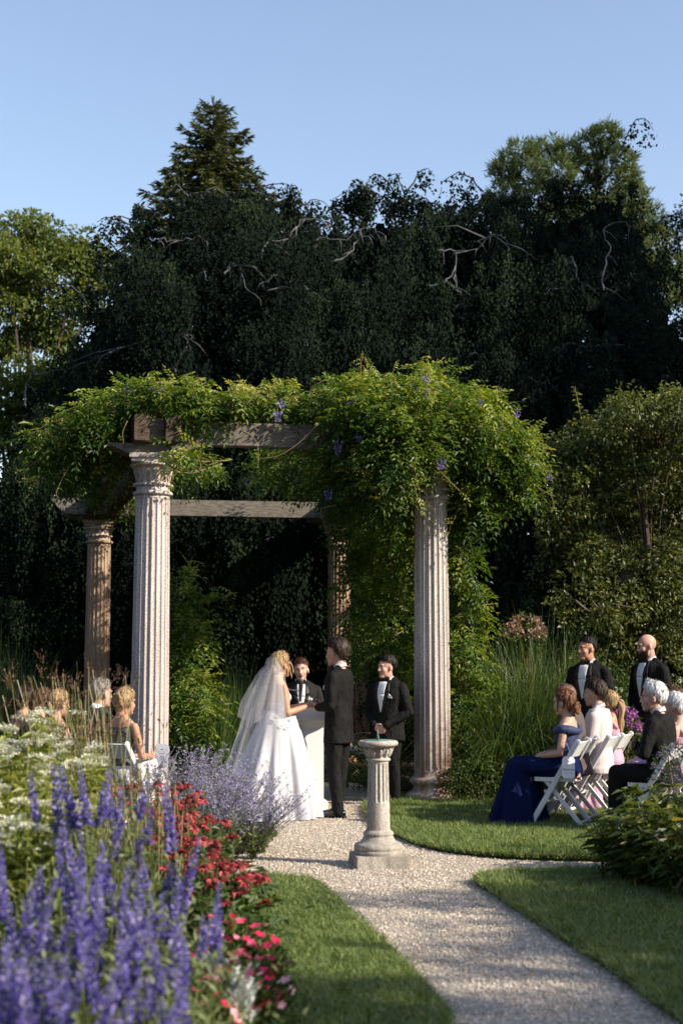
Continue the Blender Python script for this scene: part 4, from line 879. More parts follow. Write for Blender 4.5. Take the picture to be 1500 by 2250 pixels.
def salvia(px,Y,n,hm,lab,spread=.2):
    x=xat(px,Y,.6); t=thing('salvia_plant',lab,'flower',(x,Y,.02),RNG.uniform(0,6),'blue salvia in the left foreground')
    f=MB(); n=int(n*.52); k=420; p=np.stack([RNG.normal(0,spread*.7,k),RNG.normal(0,spread*.7,k),RNG.uniform(.05,hm*.95,k)],1)
    az=RNG.uniform(0,2*PI,k); ln=RNG.uniform(.03,.07,k); leaves(f,p,np.stack([np.cos(az),np.sin(az),RNG.uniform(-.1,1.3,k)],1),np.tile([0,0,1.0],(k,1))+RNG.normal(0,.4,(k,3)),ln,ln*.3,RNG.random(k))
    for q in range(16): a_=np.array([RNG.normal(0,spread*.6),RNG.normal(0,spread*.6),0]); f.tube([a_*.4,a_+np.array([0,0,hm*RNG.uniform(.6,1.0)])],[.004,.002],4,rnd=.9)
    f.build('foliage',M['salvia_lf'],t)
    for q in range(n):
        a=RNG.uniform(0,2*PI); rr=spread*math.sqrt(RNG.random()); put('flower_spike',SPK[RNG.integers(0,5)],t,(math.cos(a)*rr,math.sin(a)*rr,hm*RNG.uniform(.58,.98)),(RNG.normal(0,.15),RNG.normal(0,.15),RNG.uniform(0,6)),RNG.uniform(.75,1.3))
SAL=((60,4.6,17,0.48),(170,4.5,17,0.46),(280,4.6,17,0.46),(370,4.8,14,0.44),(20,5.2,15,0.53),(140,5.1,17,0.57),(250,5.2,17,0.57),(350,5.4,15,0.52),(410,5.6,9,0.48),(60,5.8,11,0.57),(190,5.8,16,0.66),(300,5.9,15,0.63),(380,6.1,11,0.53),(130,6.4,9,0.68),(220,6.6,14,0.89),(310,6.6,10,0.80),(160,6.9,8,0.87))
for (px,Y,n,hm),lab in zip(SAL,rowlabels(SAL,5,'blue salvia clump with upright flower spikes')):
    salvia(px,Y,n,hm,lab)
# ------------------------------------------------------------------ red coneflowers
def cone_mesh(seed):
    b=MB(); n=13; az=np.arange(n)/n*2*PI+RNG.normal(0,.08,n); dz=RNG.uniform(-.55,.1,n)
    d=np.stack([np.cos(az),np.sin(az),dz],1); p=d*np.array([.009,.009,0]); leaves(b,p,d,np.tile([0,0,1.0],(n,1)),RNG.uniform(.034,.044,n),RNG.uniform(.014,.019,n),RNG.random(n),fold=.1,droop=.25)
    b.ell((0,0,.004),(.016,.016,.014),seg=9,rings=6,mi=1)
    b.tube([(0,0,-.004),(RNG.normal(0,.01),RNG.normal(0,.01),-.2),(RNG.normal(0,.02),RNG.normal(0,.02),-.42)],[.003,.0035,.004],5,mi=2)
    return shared(b,'flower_head',[M['cone_fl'],M['cone_c'],M['cone_lf']])
CN=[cone_mesh(i) for i in range(5)]
def coneflower(px,Y,n,h0,lab,spread=.17):
    x=xat(px,Y,.4); t=thing('coneflower_plant',lab,'flower',(x,Y,.02),RNG.uniform(0,6),'red coneflowers in the left border')
    f=MB(); k=150; p=np.stack([RNG.normal(0,spread*.65,k),RNG.normal(0,spread*.65,k),RNG.uniform(.02,h0*.8,k)],1); az=RNG.uniform(0,2*PI,k); ln=RNG.uniform(.06,.12,k)
    leaves(f,p,np.stack([np.cos(az),np.sin(az),RNG.uniform(-.3,.7,k)],1),np.tile([0,0,1.0],(k,1))+RNG.normal(0,.4,(k,3)),ln,ln*.38,RNG.random(k),droop=.2); f.build('foliage',M['cone_lf'],t)
    for q in range(n):
        a=RNG.uniform(0,2*PI); rr=spread*1.05*math.sqrt(RNG.random()); put('flower_head',CN[RNG.integers(0,5)],t,(math.cos(a)*rr,math.sin(a)*rr,h0*RNG.uniform(.72,1.15)),(RNG.normal(0,.3),RNG.normal(0,.3),RNG.uniform(0,6)),RNG.uniform(1.0,1.35))
CNF=((480,7.95,13,.40),(430,8.3,14,.46),(505,8.35,10,.40),(390,8.7,14,.52),(460,8.8,13,.46),(420,9.3,14,.52),(350,9.3,12,.56),(450,9.7,9,.46),(390,10.0,13,.58),(330,10.0,9,.62),(300,10.4,8,.64),(400,10.7,10,.58),(440,10.3,7,.5),(360,10.8,9,.62),(525,7.75,7,.36),(535,8.1,6,.38))
for (px,Y,n,h0),lab in zip(CNF,rowlabels(CNF,4,'red coneflower plant with dark cones')): coneflower(px,Y,int(n*.85),h0,lab)
# ------------------------------------------------------------------ red begonias and dusty miller at the lawn edge
def flower5(sz,m):
    b=MB(); n=5; az=np.arange(n)/n*2*PI; d=np.stack([np.cos(az),np.sin(az),np.full(n,.15)],1); leaves(b,d*0,d,np.tile([0,0,1.0],(n,1)),sz,sz*.95,RNG.random()*np.ones(n)*.95,fold=.05)
    return shared(b,'flower',[m])
BF=[flower5(.026,M['beg_fl']) for i in range(9)]
def begonia(px,Y,n,label,h=.26,sp=.15,grp='red begonias at the lawn edge'):
    x=xat(px,Y,.2); t=thing('begonia_plant',label,'flower',(x,Y,.02),RNG.uniform(0,6),grp)
    f=MB(); k=230; p,d=ell_points(k,(0,0,h*.45),(sp,sp,h*.5),.4); ln=RNG.uniform(.035,.065,k); leaves(f,p,unit(d+np.array([0,0,.3])+RNG.normal(0,.4,(k,3))),np.tile([0,0,1.0],(k,1))+RNG.normal(0,.4,(k,3)),ln,ln*.6,RNG.random(k)); f.build('foliage',M['bush'],t)
    for q in range(n):
        d=rand_dirs(1)[0]; d[2]=abs(d[2]); c=np.array([0,0,h*.5])+d*np.array([sp,sp,h*.6])
        put('flower',BF[RNG.integers(0,9)],t,tuple(c),(d[1]*-.8+RNG.normal(0,.3),d[0]*.8,RNG.uniform(0,6)),RNG.uniform(.8,1.4))
BEG=((470,5.9,13),(520,6.1,13),(560,6.35,13),(570,6.8,12),(470,6.5,12),(520,6.75,12),(540,7.2,11),(480,7.15,10),(450,6.9,8),(500,7.5,9),(570,6.05,11),(440,5.7,10))
for (px,Y,n),lab in zip(BEG,rowlabels(BEG,4,'low red and pink begonia')): begonia(px,Y,int(n*1.6),lab)
def dusty(px,Y,lab):
    x=xat(px,Y,.2); t=thing('dusty_miller',lab,'plant',(x,Y,.02)); k=60; f=MB()
    az=RNG.uniform(0,2*PI,k); p=np.stack([RNG.normal(0,.03,k),RNG.normal(0,.03,k),RNG.uniform(.10,.24,k)],1); d=np.stack([np.cos(az),np.sin(az),RNG.uniform(.2,1.4,k)],1); ln=RNG.uniform(.06,.11,k)
    leaves(f,p,d,RNG.normal(0,.4,(k,3))+np.array([0,0,1.0]),ln,ln*.22,RNG.random(k))
    for s in (.4,.6,.8):
        for g in (-1,1):
            dd=unit(d); sd=unit(np.cross(dd,np.array([0,0,1.0]))); leaves(f,p+dd*(ln*s)[:,None],dd+sd*g*.9,np.tile([0,0,1.0],(k,1)),ln*.32,ln*.14,RNG.random(k))
    f.build('foliage',M['dusty'],t); s=MB(); s.tube([(0,0,0),(0,0,.2)],[.008,.005],5); s.build('stem',M['dusty'],t)
dusty(487,6.3,'silvery white dusty miller above a red begonia'); dusty(515,6.02,'silvery white dusty miller near the bottom of the border'); dusty(530,5.85,'lowest silvery white dusty miller at the lawn edge')
# ------------------------------------------------------------------ Russian sage
def sage(px,Y,n,h,lab,grp):
    x=xat(px,Y,.4); t=thing('russian_sage',lab,'flower',(x,Y,.02),0,grp); f=MB(); fl=MB()
    for q in range(n):
        a=RNG.uniform(0,2*PI); reach=RNG.uniform(.1,.42); H=h*RNG.uniform(.65,1.08); e=np.array([math.cos(a)*reach+.06,math.sin(a)*reach,H]); m=e*np.array([.45,.45,.6]); pts=smooth_poly([(0,0,0),m,e],4); f.tube(pts,np.linspace(.0035,.0015,len(pts)),4,cap=False,rnd=.8)
        A=np.array(pts); k=26; s=RNG.random(k)*.55; i=(s*(len(A)-1)).astype(int); az=RNG.uniform(0,2*PI,k); ln=RNG.uniform(.03,.06,k); leaves(f,A[i],np.stack([np.cos(az),np.sin(az),RNG.uniform(0,.9,k)],1),RNG.normal(0,1,(k,3)),ln,ln*.25,RNG.random(k))
        top=A[int(len(A)*.5):]; 
        for br in range(4):
            b0=top[RNG.integers(0,len(top)-2)] if br else None
            if br: e2=b0+np.array([RNG.normal(0,.07),RNG.normal(0,.07),RNG.uniform(.08,.2)]); line=np.linspace(b0,e2,8); f.tube([b0,e2],[.0015,.001],3,cap=False)
            else: line=top
            k=30 if br==0 else 15; i=RNG.integers(0,len(line),k); az=RNG.uniform(0,2*PI,k); ln=RNG.uniform(.009,.017,k)
            leaves(fl,line[i]+RNG.normal(0,.006,(k,3)),np.stack([np.cos(az),np.sin(az),RNG.uniform(0,.8,k)],1),RNG.normal(0,1,(k,3)),ln,ln*.75,RNG.random(k))
    f.build('foliage',M['sage_lf'],t); o=fl.build('florets',M['sage_fl'],t); o['kind']='stuff'
gs='Russian sage along the border behind the coneflowers'; 
SAG=((555,11.7,24,.50),(515,11.9,28,.64),(480,12.2,30,.76),(430,12.5,28,.80),(540,12.3,24,.62),(390,12.2,26,.80),(340,12.0,22,.80),(450,11.7,28,.66),(500,11.5,26,.56),(575,12.0,12,.46),(400,11.6,22,.64),(300,12.4,16,.78))
for (px,Y,n,h),lab in zip(SAG,rowlabels(SAG,4,'airy lavender blue Russian sage')): sage(px,Y,n,h,lab,gs)
# ------------------------------------------------------------------ tall reddish-plumed grass
def reed(px,Y,n,h,lab):
    x=xat(px,Y,1.0); t=thing('plume_grass',lab,'grass',(x,Y,.02),0,'reddish plumed grasses in the left border'); b=MB(); pl=MB()
    base=np.stack([RNG.normal(0,.10,n),RNG.normal(0,.10,n),np.zeros(n)],1); az=RNG.normal(PI,1.0,n); H=h*RNG.uniform(.7,1.06,n); ln=np.abs(RNG.normal(.15,.10,n)); blades(b,base,az,H,ln,0,RNG.uniform(.003,.0055,n),4,taper=False)
    k=int(n*1.3); base2=np.stack([RNG.normal(0,.10,k),RNG.normal(0,.10,k),np.zeros(k)],1); blades(b,base2,RNG.uniform(0,2*PI,k),h*RNG.uniform(.35,.75,k),RNG.uniform(.15,.6,k),RNG.uniform(.05,.5,k),RNG.uniform(.006,.010,k),5)
    for i in range(0,n,2):
        top=base[i]+np.array([math.cos(az[i])*ln[i]*H[i],math.sin(az[i])*ln[i]*H[i],H[i]])
        for q in range(RNG.integers(2,5)):
            d=np.array([RNG.normal(0,.5),RNG.normal(0,.5),1.0]); L=RNG.uniform(.06,.13); m=7; s=RNG.random((m,1)); p=top-np.array([0,0,.04])+unit(d)*L*s
            leaves(pl,p,np.tile(d,(m,1))+RNG.normal(0,.35,(m,3)),RNG.normal(0,1,(m,3)),RNG.uniform(.018,.032,m),RNG.uniform(.004,.008,m))
    b.build('stems',M['reed'],t)['kind']='stuff'; pl.build('plumes',M['plume'],t)['kind']='stuff'
RED=((250,8.9,40,1.12),(215,9.2,60,1.40),(330,8.7,40,.95),(185,9.6,50,1.48),(235,9.9,40,1.44),(150,9.9,40,1.50),(100,10.1,26,1.48),(365,8.5,36,.88),(200,8.7,50,1.22))
for (px,Y,n,h),lab in zip(RED,rowlabels(RED,3,'upright grass with reddish brown plumes')): reed(px,Y,int(n*.8),h,lab)
# ------------------------------------------------------------------ white flat-topped flowers
def boneset(px,Y,h,n,lab,sp=.25):
    x=xat(px,Y,.9); t=thing('boneset_plant',lab,'flower',(x,Y,.02),RNG.uniform(0,6),'white flowered plants at the left edge')
    f=MB(); 
    for q in range(n):
        a=RNG.uniform(0,2*PI); rr=sp*math.sqrt(RNG.random()); e=np.array([math.cos(a)*rr,math.sin(a)*rr,h*RNG.uniform(.86,1.02)]); f.tube([e*np.array([.5,.5,0]),e*np.array([.85,.85,.6]),e],[.005,.004,.003],5)
        k=60; s=RNG.uniform(.1,.97,k); p=e*np.stack([.5+.5*s,.5+.5*s,s],1); az=RNG.uniform(0,2*PI,k); ln=RNG.uniform(.06,.13,k); leaves(f,p,np.stack([np.cos(az),np.sin(az),RNG.uniform(-.3,.6,k)],1),np.tile([0,0,1.0],(k,1))+RNG.normal(0,.25,(k,3)),ln,ln*.33,RNG.random(k),droop=.3)
        u=MB(); k=110; r=np.sqrt(RNG.random(k))*RNG.uniform(.05,.085); az=RNG.uniform(0,2*PI,k); p=np.stack([r*np.cos(az),r*np.sin(az),RNG.normal(0,.006,k)-r*r*3],1); leaves(u,p,np.stack([np.cos(az),np.sin(az),RNG.uniform(.1,.9,k)],1),np.tile([0,0,1.0],(k,1))+RNG.normal(0,.4,(k,3)),RNG.uniform(.010,.018,k),RNG.uniform(.010,.016,k))
        o=u.build('flower_head',M['white_fl'],t); o.location=tuple(e); o.rotation_euler=(RNG.normal(0,.15),RNG.normal(0,.15),0)
    f.build('foliage',M['white_lf'],t)
BON=((20,7.6,1.12,9),(90,7.9,1.16,9),(140,8.3,1.12,7),(10,8.5,1.22,9),(70,8.7,1.26,9),(40,7.0,.92,7),(110,7.2,.86,6),(0,7.2,1.0,7),(125,9.1,1.24,6),(60,6.8,.80,6),(100,6.9,.86,5),(20,6.6,.80,5))
for (px,Y,h,n),lab in zip(BON,rowlabels(BON,4,'leafy plant with flat white flower heads')): boneset(px,Y,h,int(n*.75)+1,lab)
# ------------------------------------------------------------------ big clumps of ornamental grass
def maiden(px,Y,n,h,lab,wmax=.011,lean=(.15,.95),mat='mgrass',name='maiden_grass',sp=.22):
    x=xat(px,Y,1.0); t=thing(name,lab,'grass',(x,Y,.02)); b=MB(); a=RNG.uniform(0,2*PI,n); r=sp*np.sqrt(RNG.random(n)); base=np.stack([r*np.cos(a),r*np.sin(a),np.zeros(n)],1)
    az=a+RNG.normal(0,.7,n); ln=RNG.uniform(*lean,n)*RNG.random(n)**.5; blades(b,base,az,h*RNG.uniform(.55,1.05,n),ln,np.clip(ln*.75+RNG.normal(0,.1,n),0,.9),RNG.uniform(.006,wmax,n),6)
    b.build('leaves',M[mat],t)['kind']='stuff'; c=MB(); c.lathe([(sp*1.1,-.02),(sp*.9,.06),(.02,.16)],16); c.build('crown_base',M['soil'],t)
maiden(1120,17.6,1500,2.2,'large arching maiden grass clump right of the stone column',.014,(.35,1.2),sp=.3); maiden(1200,18.0,1900,2.35,'tallest maiden grass clump behind the seated woman in blue',.014,(.35,1.2),sp=.32); maiden(1275,18.4,1100,2.1,'maiden grass clump behind the dark haired groomsman',.014,(.35,1.2),sp=.3)
maiden(1100,16.9,700,1.65,'low drooping maiden grass in front of the big clumps',.012,(.5,1.2)); maiden(1180,17.0,700,1.6,'drooping maiden grass between the column and the blue dress',.012,(.5,1.2))
maiden(520,21.0,700,1.75,'bright green upright grass in shade left of the bride',.012,(.1,.5)); maiden(470,20.5,600,1.45,'shaded grass clump right of the left column',.012,(.1,.6)); maiden(560,21.5,450,1.5,'grass clump directly behind the bridal veil',.012,(.1,.5))
maiden(60,19.5,700,2.0,'dark grass clump at the left edge below the beech',.012,(.2,.8)); maiden(-20,18.8,500,2.1,'grass clump half cut by the left edge',.012,(.2,.8)); maiden(150,19.3,500,1.5,'grass clump left of the rust stained column',.012,(.2,.8))
# ------------------------------------------------------------------ low shrubs and perennials on the right
def bush(name,lab,px,Y,rx,ry,rz,n,leaf,mat,zc=None,cat='shrub',flow=None):
    x=xat(px,Y,.5); t=thing(name,lab,cat,(x,Y,.02)); f=MB(); p,d=ell_points(n,(0,0,zc or rz*.8),(rx,ry,rz),.5); p=p+RNG.normal(0,.03,p.shape); p=p[p[:,2]>.01]; d=d[:len(p)]; n=len(p); s=leaf*RNG.uniform(.7,1.25,n)
    leaves(f,p,unit(d+RNG.normal(0,.5,(n,3))),np.tile([0,0,1.0],(n,1))+RNG.normal(0,.45,(n,3)),s,s*.5,np.clip(RNG.normal(.5,.28,n),0,1),droop=.15); st=MB()
    for q in range(7): e=p[RNG.integers(0,n)]; st.tube([(RNG.normal(0,.03),RNG.normal(0,.03),-.02),e*np.array([.4,.4,.6]),e],[.008,.006,.003],4)
    st.build('stems',M['twig'],t)['kind']='stuff'; f.build('foliage',M[mat],t)
    if flow:
        fm,k,sz,zr=flow; fl=MB(); q,dd=ell_points(k,(0,0,zc or rz*.8),(rx,ry,rz),.95); q=q[(q[:,2]>(zc or rz*.8)+zr*rz)]
        for c in q:
            m=26; az=rand_dirs(m); leaves(fl,c+az*sz*.5,az,RNG.normal(0,1,(m,3)),sz*.55,sz*.5)
        fl.build('flowers',M[fm],t)['kind']='stuff'
    return t
bush('low_shrub','low bright leafed shrub between the column and the blue dress',1050,16.3,.42,.3,.28,1500,.05,'bush'); bush('low_shrub','small leafy shrub beside the base of the right column',1015,16.9,.3,.25,.35,800,.05,'bush')
bush('low_shrub','leafy mound in shade behind the best man',830,18.0,.5,.4,.35,900,.06,'bush'); bush('low_shrub','dark low leaves below the pergola behind the groom',760,19.5,.5,.4,.3,700,.06,'bush')
bush('phlox_plant','magenta flowering phlox between the two groomsmen',1368,15.9,.22,.2,.5,700,.06,'bush',.62,'flower',('phlox',70,.05,.25)); bush('phlox_plant','second magenta phlox partly behind the blonde ponytail',1345,16.4,.18,.18,.5,500,.06,'bush',.62,'flower',('phlox',40,.045,.4))
bush('white_aster','white flowered bushy plant right of the dark haired groomsman',1370,17.0,.35,.3,.6,1200,.05,'bush',.7,'flower',('white_fl',60,.03,.5)); bush('white_aster','pale green plant with white flowers at the right edge behind the bald groomsman',1485,17.0,.45,.35,.62,1600,.05,'bush',.78,'flower',('white_fl',90,.03,.4))
bush('white_aster','dim white flowered plant beside the stone column on the right',1045,17.6,.25,.2,.6,600,.05,'bush',.85,'flower',('white_fl',40,.025,.3))
bush('joe_pye_weed','dusty pink joe pye weed heads rising out of the maiden grass',1152,18.7,.28,.2,.25,300,.09,'bush',1.92,'flower',('joe',50,.085,.0))
jp=[o for o in bpy.data.objects if o.name=='joe_pye_weed'][0]; s=MB()
for q in range(8): s.tube([(RNG.normal(0,.08),RNG.normal(0,.08),-.03),(RNG.normal(0,.2),RNG.normal(0,.12),1.95)],[.008,.006],5)
s.build('stalks',M['twig'],jp)['kind']='stuff'
bush('perennial','leafy perennials at the feet of the bald groomsman',1420,16.2,.5,.3,.5,1500,.07,'bush',.45); bush('perennial','tall thin perennials behind the groomsmen',1390,18.0,.6,.3,.8,1500,.05,'mgrass',.8)
bush('aster_plant','bluish aster with thin stems in front of the rightmost chair',1488,11.5,.20,.2,.26,500,.035,'bush',.66,'flower',('aster',90,.022,-.2))
bush('seed_plant','tan seed stalks beside the left column',255,18.5,.2,.2,.5,160,.07,'joe',1.05); 
# broad-leaved perennials at the right edge
def broad(px,Y,n,h,sp,lab):
    x=xat(px,Y,.5); t=thing('broad_leaf_perennial',lab,'plant',(x,Y,.02)); f=MB(); st=MB()
    for q in range(n):
        a=RNG.uniform(0,2*PI); rr=sp*math.sqrt(RNG.random()); e=np.array([math.cos(a)*rr,math.sin(a)*rr,h*RNG.uniform(.45,1.0)*(1-.35*(rr/sp)**2)]); st.tube([e*np.array([.2,.2,0]),e*np.array([.7,.7,.6]),e],[.005,.004,.003],4,cap=False)
        k=12; az=RNG.uniform(0,2*PI,k); s=RNG.uniform(.45,1,k); p=e*np.stack([.3+.7*s,.3+.7*s,s],1); ln=RNG.uniform(.08,.16,k); leaves(f,p,np.stack([np.cos(az)+.6*math.cos(a),np.sin(az)+.6*math.sin(a),RNG.uniform(-.2,.6,k)],1),np.tile([0,0,1.0],(k,1))+RNG.normal(0,.25,(k,3)),ln,ln*.36,np.clip(RNG.normal(.45+.3*(e[2]/h-.6),.22,k),0,1),fold=.12,droop=.25)
    n2=90; base=np.stack([RNG.normal(0,sp*.3,n2),RNG.normal(0,sp*.3,n2),np.zeros(n2)],1); ln=RNG.uniform(.5,1.1,n2); blades(f,base,RNG.uniform(0,2*PI,n2),h*RNG.uniform(.5,.95,n2),ln,ln*.7,RNG.uniform(.012,.02,n2),6)
    st.build('stems',M['cone_lf'],t)['kind']='stuff'; f.build('foliage',M['hosta'],t)
broad(1400,10.3,70,.60,.36,'broad leaved peony clump nearest the gravel at the right'); broad(1480,10.0,80,.68,.42,'dark leafy clump at the right edge of the photo'); broad(1420,11.0,70,.66,.38,'yellow tinged leafy clump in front of the second row chair'); broad(1500,10.9,60,.72,.4,'leafy clump under the bluish aster'); broad(1560,9.6,60,.7,.5,'leafy clump cut by the right edge'); broad(1600,10.6,60,.75,.5,'tall leafy clump mostly past the right edge')
# ================================================================== people
def cloth(name,c1,c2=None,rough=.8,spec=.2,wr=.35,wscale=9,fine=220,sheen=.0):
    m,nt,bs=_new(name); bs.inputs['Roughness'].default_value=rough; bs.inputs['Specular IOR Level'].default_value=spec; bs.inputs['Sheen Weight'].default_value=sheen
    n=noise(nt,fine,2); r=_ramp(nt,[(.35,c1),(.65,c2 or tuple(x*.75 for x in c1))]); nt.links.new(n.outputs['Fac'],r.inputs[0]); nt.links.new(r.outputs[0],bs.inputs['Base Color'])
    n2=noise(nt,wscale,3,.5,stretch=(1,1,.6)); bump(nt,bs,n2.outputs['Fac'],wr,.05); return m
def skinm(name,c):
    m,nt,bs=_new(name); bs.inputs['Roughness'].default_value=.5; bs.inputs['Specular IOR Level'].default_value=.35
    bs.inputs['Subsurface Weight'].default_value=.12; bs.inputs['Subsurface Radius'].default_value=(.01,.004,.002); bs.inputs['Subsurface Scale'].default_value=.5
    n=noise(nt,30,3); r=_ramp(nt,[(.3,tuple(x*.88 for x in c)),(.7,c)]); nt.links.new(n.outputs['Fac'],r.inputs[0]); nt.links.new(r.outputs[0],bs.inputs['Base Color']); return m
def hairm(name,c1,c2):
    m,nt,bs=_new(name); bs.inputs['Roughness'].default_value=.55; bs.inputs['Specular IOR Level'].default_value=.3
    n=noise(nt,60,3,.6,stretch=(1,1,.18)); r=_ramp(nt,[(.38,c1),(.62,c2)]); nt.links.new(n.outputs['Fac'],r.inputs[0]); nt.links.new(r.outputs[0],bs.inputs['Base Color']); bump(nt,bs,n.outputs['Fac'],.7,.01); return m
M['skin_a']=skinm('skin_fair',(.52,.31,.22)); M['skin_b']=skinm('skin_tan',(.46,.24,.15)); M['skin_c']=skinm('skin_rosy',(.54,.30,.23))
M['h_dark']=hairm('hair_dark_brown',(.012,.008,.006),(.05,.028,.018)); M['h_black']=hairm('hair_black',(.006,.005,.005),(.02,.015,.012)); M['h_brown']=hairm('hair_brown',(.035,.018,.010),(.11,.055,.028)); M['h_auburn']=hairm('hair_auburn',(.05,.018,.008),(.19,.075,.028))
M['h_blonde']=hairm('hair_blonde',(.16,.09,.04),(.46,.31,.16)); M['h_grey']=hairm('hair_grey',(.16,.14,.12),(.32,.29,.26)); M['h_white']=hairm('hair_white',(.50,.49,.48),(.72,.71,.70)); M['h_stub']=hairm('hair_stubble',(.16,.10,.075),(.26,.16,.12))
M['suit']=cloth('black_suit',(.0095,.009,.009),(.006,.006,.006),.8,.15,.9,9); M['lapel']=cloth('lapel_satin',(.007,.007,.008),None,.45,.35,.1); M['suit_grey']=cloth('charcoal_suit',(.018,.016,.015),(.012,.011,.011),.8,.15,.9,9)
M['trouser']=cloth('trouser_cloth',(.010,.009,.009),(.007,.007,.007),.8,.15,.9,11); M['shirt']=cloth('white_shirt',(.70,.70,.72),None,.7,.2,.25,14); M['patent']=pm('patent_leather',(.006,.006,.006),(.008,.008,.008),5,.12,spec=.6)
M['satin']=cloth('white_satin',(.47,.465,.485),(.44,.435,.46),.45,.25,.2,6); M['navy']=cloth('navy_chiffon',(.007,.013,.055),(.005,.009,.042),.9,.06,.5,8); M['lace']=pm('navy_lace',(.035,.055,.16),(.006,.010,.045),110,.6,.9,110,spec=.5,lo=.42,hi=.58)
M['pink_jacket']=cloth('pale_pink_jacket',(.58,.50,.49),(.53,.46,.45),.8,.2,.35,7); M['taupe']=cloth('taupe_jacket',(.10,.08,.075),(.08,.065,.06),.8,.2,.35,7); M['sequin']=pm('black_sequins',(.004,.004,.005),(.16,.18,.19),120,.35,.9,120,spec=.6,lo=.52,hi=.66)
M['white_skirt']=cloth('white_lace_skirt',(.72,.71,.70),(.58,.57,.56),.7,.2,.5,12,90); M['pink_dress']=cloth('pink_dress',(.52,.30,.40),(.46,.26,.36),.6,.3,.4,8); M['grey_cloth']=cloth('grey_jacket',(.05,.055,.06),None,.8,.2,.4,7); M['green_cloth']=cloth('sage_dress',(.12,.13,.10),None,.7,.2,.4,7)
M['eye_w']=pm('eye_white',(.65,.62,.6),(.6,.57,.55),5,.2); M['iris']=pm('iris',(.03,.02,.015),(.02,.015,.01),5,.15); M['lip']=pm('lip',(.34,.12,.10),(.28,.10,.09),20,.45); M['mouth']=pm('mouth_inside',(.08,.02,.02),(.05,.012,.012),10,.6); M['pearl']=pm('pearl',(.7,.66,.6),(.6,.57,.5),5,.2)
def veilm():
    m,nt,bs=_new('veil_tulle'); bs.inputs['Base Color'].default_value=(.86,.85,.86,1); bs.inputs['Roughness'].default_value=.7
    t=nt.nodes.new('ShaderNodeBsdfTransparent'); tl=nt.nodes.new('ShaderNodeBsdfTranslucent'); tl.inputs[0].default_value=(.86,.85,.86,1)
    a=nt.nodes.new('ShaderNodeMixShader'); a.inputs[0].default_value=.45; nt.links.new(bs.outputs[0],a.inputs[1]); nt.links.new(tl.outputs[0],a.inputs[2])
    b=nt.nodes.new('ShaderNodeMixShader'); b.inputs[0].default_value=.21; nt.links.new(t.outputs[0],b.inputs[1]); nt.links.new(a.outputs[0],b.inputs[2])
    nt.links.new(b.outputs[0],nt.nodes['Material Output'].inputs[0]); return m
M['veil']=veilm()

def ringloft(mb,rings,seg=20):
    an=np.linspace(0,2*PI,seg,endpoint=False); v=[]
    for c,ex,ey in rings: v.append(np.array(c)+np.outer(np.cos(an),np.array(ex))+np.outer(np.sin(an),np.array(ey)))
    v=np.concatenate(v); k=len(rings); i=np.arange(k-1)[:,None]*seg; j=np.arange(seg)[None,:]; j2=(j+1)%seg
    mb.add(v,np.stack([i+j,i+j2,i+seg+j2,i+seg+j],-1).reshape(-1,4)); mb.add(v[:seg],[list(range(seg))[::-1]]); mb.add(v[-seg:],[list(range(seg))])
def limb(mb,pts,rad,seg=14):
    P=[np.array(p,float) for p in pts]
    for i in range(len(P)-1):
        a,b=P[i],P[i+1]; ra,rb=rad[i],rad[i+1]; k=4
        mb.tube([a+(b-a)*t for t in np.linspace(0,1,k)],[ra+(rb-ra)*t for t in np.linspace(0,1,k)],seg)
    for p,r in zip(P,rad): mb.ell(p,(r,r,r),seg=seg,rings=8)
def fuse(mb,name,mat,parent,voxel=.008,it=6,ratio=.3,fac=.5,post=None):
    """union of the overlapping pieces as ONE continuous smooth surface"""
    me=mb.mesh('tmp'); o=bpy.data.objects.new('tmp',me); COL.objects.link(o)
    r=o.modifiers.new('r','REMESH'); r.mode='VOXEL'; r.voxel_size=voxel; r.adaptivity=0
    s=o.modifiers.new('s','SMOOTH'); s.factor=fac; s.iterations=it
    if ratio<1: d=o.modifiers.new('d','DECIMATE'); d.ratio=ratio
    dg=bpy.context.evaluated_depsgraph_get(); ev=o.evaluated_get(dg); m2=bpy.data.meshes.new_from_object(ev); bpy.data.objects.remove(o); bpy.data.meshes.remove(me)
    m2.materials.clear(); m2.name=name; m2.polygons.foreach_set('use_smooth',np.ones(len(m2.polygons),bool))
    if post:
        n=len(m2.vertices); co=np.empty(n*3,np.float32); m2.vertices.foreach_get('co',co); nr=np.empty(n*3,np.float32); m2.vertices.foreach_get('normal',nr)
        m2.vertices.foreach_set('co',post(co.reshape(-1,3),nr.reshape(-1,3)).astype(np.float32).ravel()); m2.update()
    return link(name,m2,mat,parent)
def bvh_of(o): return BVHTree.FromPolygons([v.co.copy() for v in o.data.vertices],[list(p.vertices) for p in o.data.polygons])
